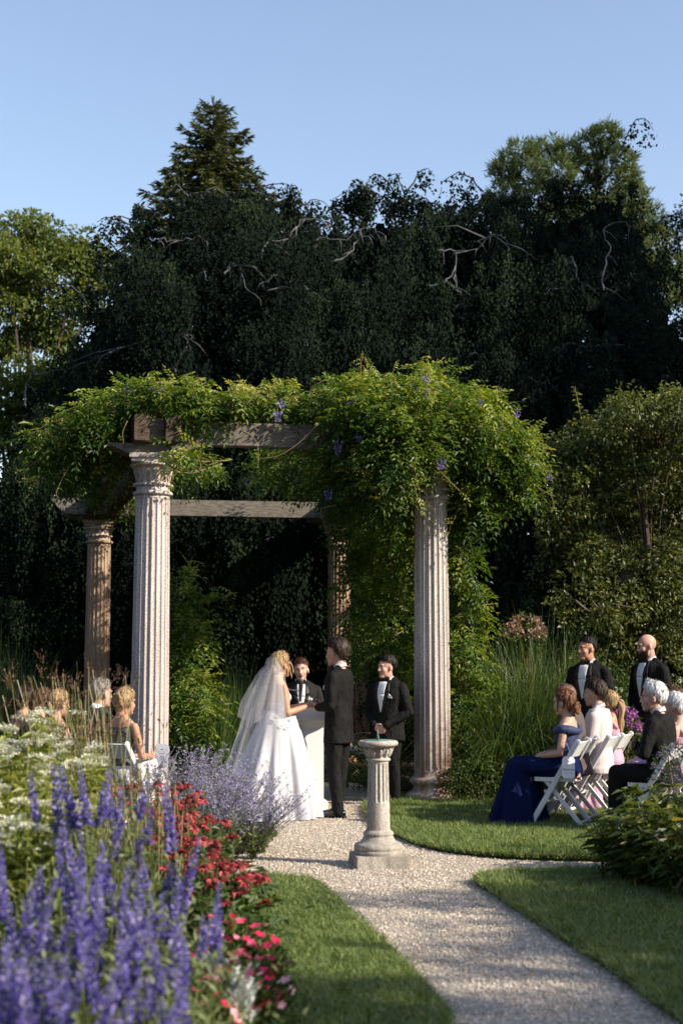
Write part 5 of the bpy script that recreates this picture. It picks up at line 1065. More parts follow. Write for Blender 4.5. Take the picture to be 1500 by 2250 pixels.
def decal(name,quads,bv,mat,parent,off=.004,n=6,dirv=(0,-1,0),org=1.0,xf=None,thick=True):
    """small cloth pieces laid on a surface: each quad of (x, z) corners is dropped onto it along dirv"""
    b=MB(); d=Vector(dirv)
    for q in quads:
        g=[]; ok=True
        for i in range(n+1):
            for j in range(n+1):
                u,v=i/n,j/n; p=[(1-u)*((1-v)*q[0][k]+v*q[3][k])+u*((1-v)*q[1][k]+v*q[2][k]) for k in (0,1)]
                o=Vector((p[0],org,p[1])); 
                if xf: o=xf@o
                dd=(xf.to_3x3()@d) if xf else d
                h=bv.ray_cast(o,dd)
                g.append((h[0]-dd*off) if h[0] is not None else None)
        last=None
        ys=[x for x in g if x is not None]
        if not ys: continue
        g=[x if x is not None else ys[0] for x in g]
        f=[[i*(n+1)+j,(i+1)*(n+1)+j,(i+1)*(n+1)+j+1,i*(n+1)+j+1] for i in range(n) for j in range(n)]
        b.add(g,f)
    o=b.build(name,mat,parent,smooth=True)
    sm=o.modifiers.new('s','SOLIDIFY'); sm.thickness=.003; sm.offset=1; return o
MALE=[(-.10,.150,.105,0),(-.04,.168,.118,0),(.04,.165,.116,0),(.14,.152,.108,.004),(.22,.150,.106,.006),(.32,.166,.116,.004),(.42,.178,.116,-.002),(.49,.172,.098,-.012),(.545,.115,.075,-.02),(.59,.06,.058,-.02)]
FEM=[(-.10,.150,.110,-.006),(-.03,.172,.122,-.008),(.04,.162,.112,-.004),(.13,.128,.092,.002),(.20,.118,.088,.006),(.28,.134,.100,.006),(.36,.146,.110,.008),(.43,.150,.092,-.004),(.485,.135,.075,-.014),(.53,.08,.06,-.02),(.57,.05,.05,-.02)]
class Person:
    def __init__(s,label,x,y,rz,H,sex='m',pose='stand',lean=0.0,head=(0,0,0),skin='skin_a',build=1.0,z0=.0,group=None,hs=1.06,voxel=.0075,hip=None):
        s.k=H/1.765; s.sex=sex; s.t=thing('person',label,'person',(x,y,z0),rz,group); s.rz=rz; s.loc=Vector((x,y,z0)); s.inv=(Matrix.Translation(s.loc)@Matrix.Rotation(rz,4,'Z')).inverted()
        s.lean=lean; s.skin=skin; s.b=build; s.voxel=voxel; s.hs=hs*(.95 if sex=='f' else 1.0); s.pose=pose
        k=s.k; s.hip=np.array(hip if hip else ((0,0,.93*k) if pose=='stand' else (0,0,.545)))
        s.secs=MALE if sex=='m' else FEM; s.Rl=np.array(Matrix.Rotation(-lean,3,'X'))
        sx=.186 if sex=='m' else .162
        sz=.452 if sex=='m' else .432; s.sh={1:s.tp((sx*build**.5,-.012,sz)),-1:s.tp((-sx*build**.5,-.012,sz))}
        s.headc=s.tp((0,.018,.700 if sex=='m' else .672))+np.array([0,.01,0])
        s.HM=Matrix.Translation(Vector(s.headc))@Matrix.Rotation(head[0],4,'Z')@Matrix.Rotation(-head[1],4,'X')@Matrix.Rotation(head[2],4,'Y')@Matrix.Scale(s.hs*s.k**.5,4)
        s.arm={}; s.legs()
    def tp(s,p): return s.hip+s.Rl@(np.array(p)*s.k)
    def wl(s,p): return np.array(s.inv@Vector(p))
    def hp(s,p): return np.array(s.HM@Vector(p))
    def legs(s):
        k=s.k; h=s.hip; s.leg={}
        for d in (-1,1):
            if s.pose=='stand': s.leg[d]=[h+np.array([d*.088*k,0,-.02]),np.array([d*.095*k,.015,.49*k]),np.array([d*.10*k,-.02,.085])]
            else: s.leg[d]=[h+np.array([d*.09,0,-.02]),h+np.array([d*.11,.43*k,.0]),np.array([d*.11,.43*k+.03,.09])]
    def set_arm(s,d,elbow,wrist,hand=None): s.arm[d]=(np.array(elbow,float),np.array(wrist,float),hand)
    def torso(s,mb,off=0.0,z0=-1,z1=9,ext=None,sx=1.0,sy=1.0):
        secs=[q for q in s.secs if z0<=q[0]<=z1]
        if ext: secs=ext+secs
        R_=s.Rl; rings=[]
        for (z,a,b,yo) in secs:
            w=s.b if z<.40 else s.b**.6
            rings.append((s.tp((0,yo,z)),R_@np.array([(a*w*s.k+off)*sx,0,0]),R_@np.array([0,(b*w*s.k+off)*sy,0])))
        ringloft(mb,rings)
    def arms(s,mb,off=0.0,upto=2):
        r=(.052,.041,.030) if s.sex=='m' else (.043,.035,.024)
        for d,(e,w,h) in s.arm.items():
            a=s.sh[d]; P=[a,a+(e-a)*.5,e,e+(w-e)*.35,w]; rr=[r[0]*s.b**.5,r[0]*.9*s.b**.5,r[1],r[1]*1.02,r[2]]
            n={1:3,2:5}[upto]; limb(mb,P[:n],[x*s.k+off for x in rr[:n]])
    def body(s,feet=True,face=True,legs=True):
        mb=MB(); s.torso(mb,0,-1,.5 if s.sex=='m' else 9); s.arms(mb)
        for d in ((-1,1) if s.sex=='f' else ()): limb(mb,[s.tp((d*.03,-.02,.525 if s.sex=='m' else .515)),s.tp((d*.13,-.014,.455 if s.sex=='m' else .447))],[.034*s.k,.034*s.k] if s.sex=='m' else [.032*s.k,.030*s.k])
        # neck and head
        nk=.055 if s.sex=='m' else .046
        limb(mb,[s.tp((0,-.018,.52 if s.sex=='m' else .49)),s.hp((0,-.022,-.075)),s.hp((0,-.015,-.02))],[nk*1.12*s.k,nk*s.k,nk*.98*s.k])
        def he(c,r,seg=14): mb.ell(s.hp(c),tuple(np.array(r)*s.hs*s.k**.5),M=s.HM.to_3x3().normalized(),seg=seg,rings=10)
        he((0,-.012,.03),(.075,.096,.09),20); he((0,.024,-.035),(.061,.066,.083),18); he((0,.058,-.097),(.033,.030,.024)); he((.034,.05,-.03),(.028,.034,.034)); he((-.034,.05,-.03),(.028,.034,.034)); he((0,.02,-.07),(.056,.052,.045))
        he((0,.090,-.008),(.011,.016,.032)); he((0,.097,-.032),(.015,.018,.012)); he((0,.078,.024),(.052,.020,.012)); he((0,.085,-.066),(.026,.012,.012))
        for d in (-1,1): he((d*.079,-.008,-.012),(.011,.020,.033)); he((d*.012,.097,-.036),(.010,.012,.009))
        if legs:
            for d in (-1,1):
                L=s.leg[d]; limb(mb,[L[0],(L[0]+L[1])/2,L[1],L[1]+(L[2]-L[1])*.3,L[2]],[.082*s.k,.074*s.k,.052*s.k,.054*s.k,.036*s.k])
                if feet: limb(mb,[L[2]+np.array([0,-.02,-.035]),L[2]+np.array([d*.01,.08,-.05]),L[2]+np.array([d*.015,.15,-.066])],[.030,.024,.014])
        for d,(e,w,h) in s.arm.items(): s.hand(mb,d,e,w,h)
        s.bodyo=fuse(mb,'body',M[s.skin],s.t,s.voxel,3,.36,.4)
        if face: s.face()
        return s.bodyo
    def hand(s,mb,d,e,w,h):
        dv=w-e; dv=dv/np.linalg.norm(dv); h=h or {}
        if 'dir' in h: dv=np.array(h['dir'],float); dv/=np.linalg.norm(dv)
        n=np.array(h.get('palm',(-d,0,0)),float); n=n-dv*np.dot(n,dv); n/=np.linalg.norm(n)+1e-9
        lat=np.cross(dv,n); lat*= h.get('flip',1)
        S=(1.0 if s.sex=='m' else .88)*s.k; curl=h.get('curl',.5)
        c=w+dv*.05*S; Mx=Matrix((Vector(lat),Vector(n),Vector(dv))).transposed(); mb.ell(c,(.040*S,.017*S,.055*S),M=Mx,seg=12,rings=8)
        limb(mb,[w-dv*.02,w+dv*.02*S],[.027*S,.026*S],10)
        for i,(o,l) in enumerate(((.029,.92),(.010,1.02),(-.010,.97),(-.029,.78))):
            p=w+dv*.092*S+lat*o*S; q=dv+lat*o*2.5; q/=np.linalg.norm(q); P=[p-dv*.03*S]; 
            for j,sl in enumerate((.040,.026,.020)):
                q=q*math.cos(curl)+n*math.sin(curl); q/=np.linalg.norm(q); P.append(P[-1]+q*sl*l*S*(1.6 if j==0 else 1))
            limb(mb,P,[.0098*S,.0095*S,.0085*S,.0075*S],8)
        th=w+dv*.03*S+lat*.030*S; t1=dv*.6+lat*.75+n*.3; t1/=np.linalg.norm(t1); t2=dv*.9+lat*.2+n*.4; t2/=np.linalg.norm(t2); limb(mb,[th,th+t1*.038*S,th+t1*.038*S+t2*.034*S],[.013*S,.011*S,.009*S],8)
    def face(s,mouth='closed',brow='h_dark'):
        bv=bvh_of(s.bodyo); xf=s.HM; par=s.t
        for d in (-1,1):
            h=bv.ray_cast(xf@Vector((d*.031,.3,.004)),xf.to_3x3()@Vector((0,-1,0)))[0]
            if h is None: continue
            c=np.array(h)-np.array(xf.to_3x3()@Vector((0,.003,0)))
            b=MB(); b.ell(c,(.0135*s.hs,.0075,.0062),M=xf.to_3x3().normalized(),seg=10,rings=6); e=b.build('eye',M['eye_w'],par,smooth=True)
            c2=c+np.array(xf.to_3x3()@Vector((0,.0045,0))); b=MB(); b.ell(c2,(.0062,.0045,.0058),M=xf.to_3x3().normalized(),seg=8,rings=6); b.build('iris',M['iris'],e,smooth=True)
            P=[]
            for (x,z) in ((.014,.021),(.028,.0265),(.045,.022)):
                h=bv.ray_cast(xf@Vector((d*x,.3,z)),xf.to_3x3()@Vector((0,-1,0)))[0]
                if h is not None: P.append(h)
            if len(P)==3: b=MB(); b.tube(smooth_poly(P,3),.0042,5); b.build('eyebrow',M[brow],par)
        P=[]
        for x in (-.022,-.011,0,.011,.022):
            h=bv.ray_cast(xf@Vector((x,.3,-.066+abs(x)*.12)),xf.to_3x3()@Vector((0,-1,0)))[0]
            if h is not None: P.append(h)
        if len(P)>2: b=MB(); b.tube(P,[.002]+[.0042]*(len(P)-2)+[.002],5); b.build('lips',M['lip'],par)
    def hair(s,mat,front=1.0,side=1.5,back=2.5,th=.022,top=.0,rough=.004,name='hair',extra=None,wave=.0):
        """shell over the skull; the hairline is an angle from the crown at the front, the sides and the back"""
        nA,nP=60,16; an=np.linspace(0,2*PI,nA,endpoint=False); v=[]; ph=RNG.uniform(0,6,6)
        c=np.array([0,-.012,.03]); r=np.array([.077,.098,.092])
        for i in range(nP+1):
            t=i/nP; a=np.abs((an+PI)%(2*PI)-PI)      # 0 front .. pi back
            pm_=np.where(a<PI/2,front+(side-front)*(np.sin(a))**2.2,side+(back-side)*np.abs(np.sin(np.maximum(a-PI/2,0)))**.7)
            pm_=pm_*(1+.02*np.sin(an*9+ph[0])+.015*np.sin(an*17+ph[1])); p=pm_*t
            d=np.stack([np.sin(p)*np.sin(an),np.sin(p)*np.cos(an),np.cos(p)],1)
            tk=th*(1-t**5)+top*np.clip(1-t*1.2,0,1)*np.where(a<1.2,1.0,.5)+ rough*(np.sin(an*13+t*5+ph[2])*np.sin(t*9+ph[3])+.6*np.sin(an*23+ph[4]+t*11))*(1-t**4)*min(1,t*3) - .008*(t>.999) + (.012 if s.sex=='m' else .028)*np.clip((p-1.75)/.8,0,1)*(a>PI/2)
            v.append(c+d*(r+tk[:,None]))
        v=np.concatenate(v); v=np.array([s.hp(q) for q in v]); b=MB(); i=np.arange(nP)[:,None]*nA; j=np.arange(nA)[None,:]; j2=(j+1)%nA
        b.add(v,np.stack([i+j,i+nA+j,i+nA+j2,i+j2],-1).reshape(-1,4))
        if extra: extra(b)
        if th>.005:            # loose strands that break up the outline
            V=v.reshape(nP+1,nA,3); n=1100 if s.sex=='m' else 700; ii=RNG.integers(1,nP-1,n); jj=RNG.integers(0,nA,n); p0=V[ii,jj]; dn=V[ii+1,jj]-V[ii,jj]; sw=V[ii,(jj+1)%nA]-p0; cen=s.hp((0,-.012,.02)); out=unit(p0-cen)
            d=unit(dn)+unit(sw)*RNG.normal(.15,.35,(n,1))+out*RNG.uniform(.0,.38 if s.sex=='m' else .16,(n,1)); ln=RNG.uniform(.02,.05,n)*(1 if s.sex=='m' else 1.3)
            leaves(b,p0-out*.002,d,out,ln,RNG.uniform(.003,.007,n),fold=.05)
        return b.build(name,M[mat],s.t,smooth=True)
    def strands(s,lines,mat,rad=.012,name='hair_lock',par=None):
        for L in lines:
            b=MB(); pts=smooth_poly([s.hp(p) for p in L],4); k=len(pts); b.tube(pts,[rad*(math.sin(PI*(.12+.8*i/(k-1)))) for i in range(k)],8); b.build(name,M[mat],s.t,smooth=True)
    def bun(s,c,r,mat):
        b=MB(); b.ell(s.hp(c),(r,r*.9,r),seg=14,rings=10)
        for i in range(7):
            a=i/7*2*PI; P=[]
            for q in np.linspace(0,1,7):
                aa=a+q*2.6; rr=r*1.0*(.35+.65*math.sin(q*PI)); P.append(s.hp((c[0]+math.cos(aa)*rr,c[1]-r*.55*math.sin(q*PI)-.004,c[2]+math.sin(aa)*rr)))
            b.tube(P,[r*.16,r*.26,r*.32,r*.34,r*.32,r*.26,r*.14],6)
        return b.build('hair_bun',M[mat],s.t,smooth=True)
    def tux(s,suit='suit',trouser='trouser',shirt=True,tie='bow',square=True,shoes=True,closed=False,hem=-.17,jacket_len=None,vent=True):
        mb=MB(); s.torso(mb,.020,-.05,.56,ext=[(hem,.178,.128,0),(hem+.06,.178,.126,0)]); s.arms(mb,.014)
        limb(mb,[s.sh[1],s.sh[-1]],[.055*s.k,.055*s.k])
        for d in (-1,1): limb(mb,[s.tp((d*.07,-.02,.545)),s.tp((d*.165,-.014,.480))],[.040*s.k,.044*s.k])

        # shorten the sleeves just above the hand
        s.jk=fuse(mb,'jacket',M[suit],s.t,.010,5,.45,.5); bv=bvh_of(s.jk)
        tr=MB(); s.torso(tr,.012,-.12,.10)
        for d in (-1,1):
            L=s.leg[d]; P=[L[0],(L[0]+L[1])/2,L[1],L[1]+(L[2]-L[1])*.35,L[2]+np.array([0,0,-.03])]; limb(tr,P,[.098*s.k,.090*s.k,.072*s.k,.070*s.k,.056*s.k])
        fuse(tr,'trousers',M[trouser],s.t,.011,4,.45,.5)
        if shoes:
            for d in (-1,1):
                b=MB(); a=s.leg[d][2]; z=a[2]; o=a+np.array([0,0,-z]); ringloft(b,[(o+np.array([0,-.075,.035]),(.012,0,0),(0,0,.03)),(o+np.array([0,-.065,.04]),(.032,0,0),(0,0,.040)),(o+np.array([0,0,.045]),(.036,0,0),(0,0,.050)),(o+np.array([d*.006,.07,.032]),(.042,0,0),(0,0,.034)),(o+np.array([d*.012,.15,.022]),(.045,0,0),(0,0,.024)),(o+np.array([d*.014,.205,.017]),(.030,0,0),(0,0,.018)),(o+np.array([d*.014,.222,.014]),(.010,0,0),(0,0,.010))],14)
                b.box(o+np.array([0,-.05,.008]),(.062,.055,.024)); b.build('shoe',M['patent'],s.t,smooth=True)
        k=s.k; zt=s.hip[2]; T=lambda x,z: (x*k, float(s.tp((0,0,z))[2])); bw=s.b**.6
        if shirt:
            decal('shirt_front',[[T(-.052*bw,.57),T(.052*bw,.57),T(.045*bw,.38),T(-.045*bw,.38)],[T(-.045*bw,.38),T(.045*bw,.38),T(.006,.17),T(-.006,.17)]],bv,M['shirt'],s.t,.005,8)
            for sg in (-1,1):
                decal('lapel',[[T(sg*.048*bw,.56),T(sg*.078*bw,.545),T(sg*.100*bw,.41),T(sg*.042*bw,.38)],[T(sg*.042*bw,.38),T(sg*.100*bw,.41),T(sg*.016,.15),T(sg*.003,.15)]],bv,M['lapel'],s.t,.008,6)
        # collar
        b=MB(); c=s.tp((0,-.016,.545)); P=[]; 
        for q in np.linspace(0,2*PI,25): P.append(c+s.Rl@np.array([.070*k*math.sin(q),.066*k*math.cos(q),.012*k-.018*k*math.cos(q)]))
        rings=np.array(P[:-1]); n=len(rings); up=np.array([0,.004,.042*k]); v=np.concatenate([rings,rings*1.0+up+(c-rings)*.10,rings+(rings-c)*.06]); v[2*n:]+=np.array([0,0,-.004])
        f=[[i,(i+1)%n,n+(i+1)%n,n+i] for i in range(n)]+[[n+i,n+(i+1)%n,2*n+(i+1)%n,2*n+i] for i in range(n)]; b.add(v,f); b.build('collar',M['shirt'] if shirt or closed else M[suit],s.t,smooth=True)
        if tie=='bow':
            c=c+s.Rl@np.array([0,.082*k,.012*k]); b=MB()
            for sg in (-1,1):
                v=[]
                for y in (-.008,.010):
                    for (x,z) in ((.008,.012),(.030,.022),(.055,.028),(.058,0),(.055,-.028),(.030,-.020),(.008,-.010)): v.append(c+np.array([sg*x,y-.14*x,z]))
                n=7; b.add(v,[list(range(n))]); b.add(v,[list(range(n,2*n))[::-1]]); b.add(v,[[i,(i+1)%n,(i+1)%n+n,i+n] for i in range(n)])
            b.ell(c+np.array([0,.003,0]),(.013,.012,.015),seg=8,rings=6); b.build('bow_tie',M['lapel'],s.t)
        if square:
            x=-.105*bw; z=.345; h=bv.ray_cast(Vector((x*k,1,T(0,z)[1])),Vector((0,-1,0)))[0]
            if h is not None:
                b=MB(); p=np.array(h); b.add([p+q for q in (np.array(z_)*.85 for z_ in ((-.034,.006,-.012),(.034,.008,-.012),(.030,.010,.012),(.008,.014,.044),(-.012,.012,.022),(-.034,.006,.020),(-.034,-.01,-.012),(.034,-.01,-.012),(.008,-.004,.044)))],[[0,1,2,3,4,5],[0,6,7,1],[1,7,8,3,2],[6,0,5,4,3,8]]); b.build('pocket_square',M['shirt'],s.t)
        return s.jk
def W2(px,py,Y): return at(px,py,Y)
# ------------------------------------------------------------------ the groom
gx=xat(744,15.05,.9); groom=Person('groom in black tuxedo holding the bride\'s hands, seen from behind',gx,15.05,R(66),1.83,head=(R(-7),0,0),skin='skin_a',hs=1.10,voxel=.0065)
hands=at(688,1551,15.02)
hl=groom.wl(hands); 
groom.set_arm(-1,groom.sh[-1]+np.array([-.05,.0,-.29]),hl+np.array([-.045,-.085,-.012]),{'palm':(.8,0,.45),'curl':.42,'dir':(.25,.95,.1)})
groom.set_arm(1,groom.sh[1]+np.array([.06,.02,-.29]),hl+np.array([.075,-.085,-.012]),{'palm':(-.8,0,.45),'curl':.42,'dir':(-.25,.95,.1),'flip':1})
groom.leg[1][2]=groom.leg[1][2]+np.array([.02,.10,0]); groom.leg[-1][2]=groom.leg[-1][2]+np.array([-.01,-.03,0])
groom.body(); groom.tux(hem=-.20); groom.hair('h_dark',1.0,1.42,2.62,.030,.012,.007)
b=MB(); P=[groom.tp((.0,-.135,z)) for z in (.03,-.06,-.18)]; 
bv=bvh_of(groom.jk)
def strip(par,bv,pts,w,mat,name,dirv=(0,1,0),org=-1.0,off=.003):
    b=MB(); v=[]
    for (x,z) in pts:
        for sg in (-1,1):
            h=bv.ray_cast(Vector((x+sg*w,org,z)),Vector(dirv))[0]
            if h is None: return
            v.append(h-Vector(dirv)*off)
    n=len(pts); b.add(v,[[2*i,2*i+1,2*i+3,2*i+2] for i in range(n-1)]); return b.build(name,mat,par)
zz=groom.hip[2]; strip(groom.t,bv,[(0,zz+.02),(0,zz-.06),(.0,zz-.12),(0,zz-.18)],.006,M['lapel'],'jacket_vent'); strip(groom.t,bv,[(0,zz+.52),(0,zz+.3),(0,zz+.1),(0,zz+.02)],.0016,M['lapel'],'back_seam')
# ------------------------------------------------------------------ the bride
bx=xat(612,14.95,1.0); bride=Person('bride in white ball gown and long veil holding the groom\'s hands',bx,14.95,R(-64),1.72,'f',head=(R(14),-.05,0),skin='skin_b',hs=1.08,voxel=.0065)
hb_=bride.wl(hands)
bride.set_arm(1,bride.sh[1]+np.array([.055,.02,-.25]),hb_+np.array([.06,-.075,.006]),{'palm':(-.5,0,-.85),'curl':.35,'dir':(-.35,.9,.0)})
bride.set_arm(-1,bride.sh[-1]+np.array([-.05,.03,-.25]),hb_+np.array([-.06,-.075,.012]),{'palm':(.5,0,-.85),'curl':.35,'dir':(.35,.9,.0),'flip':-1})
bride.body(feet=True)
mb=MB(); bride.torso(mb,.010,-.03,.34); 
for d in (-1,1): mb.ell(bride.tp((d*.062,.072,.335)),(.054,.044,.052))
fuse(mb,'bodice',M['satin'],bride.t,.009,5,.5)
def gown_radius(z,an):
    """half width of the gown at height z in direction an (0 = front, pi = back)"""
    t=np.clip((1.10-z)/1.08,0,1); r=.150+.285*t**.74; back=np.clip(-np.cos(an),0,1)
    return r*(1+.72*back**2*t**1.2)
nA,nZ=180,26; v=[]; an=np.linspace(0,2*PI,nA,endpoint=False); ph=RNG.uniform(0,6,5)
for i in range(nZ+1):
    z=1.10-1.095*(i/nZ)**1.05; t=(1.10-z)/1.08; r=gown_radius(z,an); fold=(.085*np.sin(an*9+ph[0]+.9*np.sin(an*3))+.06*np.sin(an*17+ph[1]+t+.6*np.sin(an*5))+.03*np.sin(an*29+ph[2]))*min(1,t*2.2)*np.clip(t+.1,0,1)
    r=r*(1+fold); v.append(np.stack([np.sin(an)*r*.98,np.cos(an)*r,np.full(nA,max(z,.012))],1))
i=np.arange(nZ)[:,None]*nA; j=np.arange(nA)[None,:]; j2=(j+1)%nA; b=MB(); b.add(np.concatenate(v),np.stack([i+j,i+nA+j,i+nA+j2,i+j2],-1).reshape(-1,4)); sk=b.build('gown_skirt',M['satin'],bride.t,smooth=True)
b=MB()
for q in range(46):
    a=RNG.uniform(0,2*PI); z=1.10-abs(RNG.normal(0,.10)); r=float(gown_radius(z,np.array([a]))[0])+.004; c=np.array([math.sin(a)*r,math.cos(a)*r,z]); n=5; az=np.arange(n)/n*2*PI; o=np.array([math.sin(a),math.cos(a),.2]); s1=np.array([math.cos(a),-math.sin(a),0]); up=np.array([0,0,1.0])
    d=s1*np.cos(az)[:,None]+up*np.sin(az)[:,None]+o*.3; leaves(b,np.tile(c,(n,1)),d,np.tile(o,(n,1)),.026,.022)
b.build('lace_flowers',M['satin'],bride.t)['kind']='stuff'
# veil: from the comb down the back and over the train
nA,nZ=90,40; v=[]; an=np.linspace(R(78),R(282),nA); ph=RNG.uniform(0,6,5); hc=bride.headc
for i in range(nZ+1):
    t=i/nZ; z=(hc[2]+.125)*(1-t)**1.0+.05*t
    head_r=.105; sp=np.interp(z,[.05,.5,.9,1.15,1.35,1.5,hc[2]-.02,hc[2]+.07,hc[2]+.13],[.72,.54,.40,.33,.245,.18,.135,.115,.03])
    gr=gown_radius(min(z,1.1),an)+.03 if z<1.1 else 0; back=np.clip(-np.cos(an),0,1)
    r=np.maximum(sp*(.55+.45*back**.5),gr); r=r*(1+(.05*np.sin(an*13+ph[0])+.035*np.sin(an*21+ph[1]+z*2)+.02*np.sin(an*34+ph[2]))*min(1,t*2.5))
    cy=np.interp(z,[.9,1.3,hc[2]],[0,0,hc[1]-.035]); cx=np.interp(z,[1.2,hc[2]],[0,hc[0]])
    hemz=z+ (.10*np.clip(1-back,0,1)+.03*np.sin(an*5+ph[3]))*t
    v.append(np.stack([cx+np.sin(an)*r,cy+np.cos(an)*r,hemz],1))
i=np.arange(nZ)[:,None]*nA; j=np.arange(nA-1)[None,:]; b=MB(); b.add(np.concatenate(v),np.stack([i+j,i+nA+j,i+nA+j+1,i+j+1],-1).reshape(-1,4)); b.build('veil',M['veil'],bride.t,smooth=True)
# shorter blusher layer
v=[]; an=np.linspace(R(100),R(268),60); nA=60; nZ=24
for i in range(nZ+1):
    t=i/nZ; z=(hc[2]+.128)*(1-t)+.98*t; sp=np.interp(z,[.9,1.15,1.35,1.5,hc[2]-.02,hc[2]+.07,hc[2]+.13],[.40,.36,.265,.19,.142,.12,.035]); back=np.clip(-np.cos(an),0,1)
    r=sp*(.6+.4*back**.5)*(1+(.07*np.sin(an*9+2)+.05*np.sin(an*16+z*3))*min(1,t*2)); cy=np.interp(z,[.9,1.3,hc[2]],[0,0,hc[1]-.035]); cx=np.interp(z,[1.2,hc[2]],[0,hc[0]])
    v.append(np.stack([cx+np.sin(an)*r,cy+np.cos(an)*r,z+.06*np.sin(an*6)*t],1))
i=np.arange(nZ)[:,None]*nA; j=np.arange(nA-1)[None,:]; b=MB(); b.add(np.concatenate(v),np.stack([i+j,i+nA+j,i+nA+j+1,i+j+1],-1).reshape(-1,4)); b.build('veil_upper_layer',M['veil'],bride.t,smooth=True)
bride.hair('h_blonde',.95,1.62,2.62,.024,.014,.005); bride.bun((0,-.10,-.03),.045,'h_blonde')
bride.strands([[(.075,.035,.03),(.09,.04,-.03),(.082,.05,-.07),(.095,.055,-.11),(.085,.06,-.14)],[(.07,.05,.05),(.085,.07,.0),(.082,.085,-.04),(.092,.08,-.08)],[(-.075,.035,.03),(-.088,.045,-.04),(-.08,.055,-.1)]],'h_blonde',.009)
# ------------------------------------------------------------------ officiant
ox=xat(661,16.35,1.3); off=Person('officiant in black suit speaking behind the white lectern',ox,16.35,R(183),1.635,head=(R(-6),-.02,R(4)),skin='skin_c',build=1.05)
off.set_arm(1,off.sh[1]+np.array([.07,.03,-.26]),off.sh[1]+np.array([-.02,.24,-.36]),{'palm':(0,0,-1),'curl':.3}); off.set_arm(-1,off.sh[-1]+np.array([-.07,.03,-.26]),off.sh[-1]+np.array([.02,.24,-.36]),{'palm':(0,0,-1),'curl':.3})
off.body(); off.tux(suit='suit_grey'); off.hair('h_brown',.98,1.28,2.42,.016,.016,.004)
b=MB(); 
b.ell(off.hp((0,.092,-.070)),(.017,.010,.013),M=off.HM.to_3x3().normalized(),seg=12,rings=8); b.build('open_mouth',M['mouth'],off.t,smooth=True)
def beard(p,mat,full=True,z0=-.045,name='beard'):
    b=MB(); v=[]; nu,nv=24,9
    for j in range(nv+1):
        for i in range(nu+1):
            a=R(-92+184*i/nu); t=j/nv; ph=R(92+62*t); d=np.array([math.sin(ph)*math.sin(a),math.sin(ph)*math.cos(a),math.cos(ph)])
            zl=.0 if abs(a)>R(48) else 1.0; k=.010+.006*math.sin(i*2.1)*math.sin(j*1.7)
            c=np.array([0,.026,-.05]); r=np.array([.066,.072,.083])+k
            if abs(a)<R(24) and t<.22: r=r-.02
            v.append(p.hp(c+d*r+np.array([0,0,.02*(abs(a)/R(92))**2*(1-t)])))
    b.add(v,[[j*(nu+1)+i,j*(nu+1)+i+1,(j+1)*(nu+1)+i+1,(j+1)*(nu+1)+i] for j in range(nv) for i in range(nu)]); return b.build(name,M[mat],p.t,smooth=True)
def moustache(p,mat,th=.008,w=.03):
    b=MB(); P=[p.hp((x,.112-abs(x)*.35,-.052-abs(x)*.28)) for x in np.linspace(-w,w,7)]; b.tube(P,[th*.4,th*.9,th,th,th,th*.9,th*.4],7); b.build('moustache',M[mat],p.t,smooth=True)
moustache(off,'h_stub',.005,.027)
b=MB(); b.ell(off.hp((0,.082,-.108)),(.026,.018,.02),M=off.HM.to_3x3().normalized()); b.build('goatee',M['h_stub'],off.t,smooth=True)
# ------------------------------------------------------------------ best man with moustache
px_=xat(851,16.35,1.2); best=Person('smiling groomsman with a dark moustache beside the right column',px_,16.35,R(146),1.67,head=(R(-22),0,0),skin='skin_c',build=1.16,voxel=.0065)
def clasp(p,fy=.19,z=-.08):
    k=p.k; c=p.tp((0,fy,z))
    p.set_arm(1,p.sh[1]+np.array([.085,-.01,-.285*k]),c+np.array([.075,-.03,.045]),{'palm':(-.3,-1,.1),'curl':.35,'dir':(-.72,.15,-.65)})
    p.set_arm(-1,p.sh[-1]+np.array([-.085,-.01,-.285*k]),c+np.array([-.075,-.045,.045]),{'palm':(.3,-1,.1),'curl':.35,'dir':(.72,.1,-.65),'flip':-1})
clasp(best,.205,-.03); best.body(); best.tux(); best.hair('h_black',1.02,1.38,2.47,.026,.018,.006); moustache(best,'h_dark',.010,.034)
# ------------------------------------------------------------------ two groomsmen behind the seated guests
a=xat(1292,16.4,1.4); g3=Person('dark haired groomsman standing beside the tall maiden grass',a,16.4,R(140),1.90,head=(R(-22),0,0),skin='skin_b',build=1.05); clasp(g3); g3.body(); g3.tux(); g3.hair('h_black',1.0,1.30,2.37,.014,.010,.003)
a=xat(1425,16.3,1.4); g4=Person('bald bearded groomsman standing behind the white haired man',a,16.3,R(122),1.93,head=(R(-20),.12,0),skin='skin_c',build=1.02); clasp(g4); g4.body(); g4.tux(); beard(g4,'h_dark'); moustache(g4,'h_dark',.007,.028); g4.hair('h_stub',1.9,1.45,2.32,.002,0,.0003,name='cropped_hair') if False else None
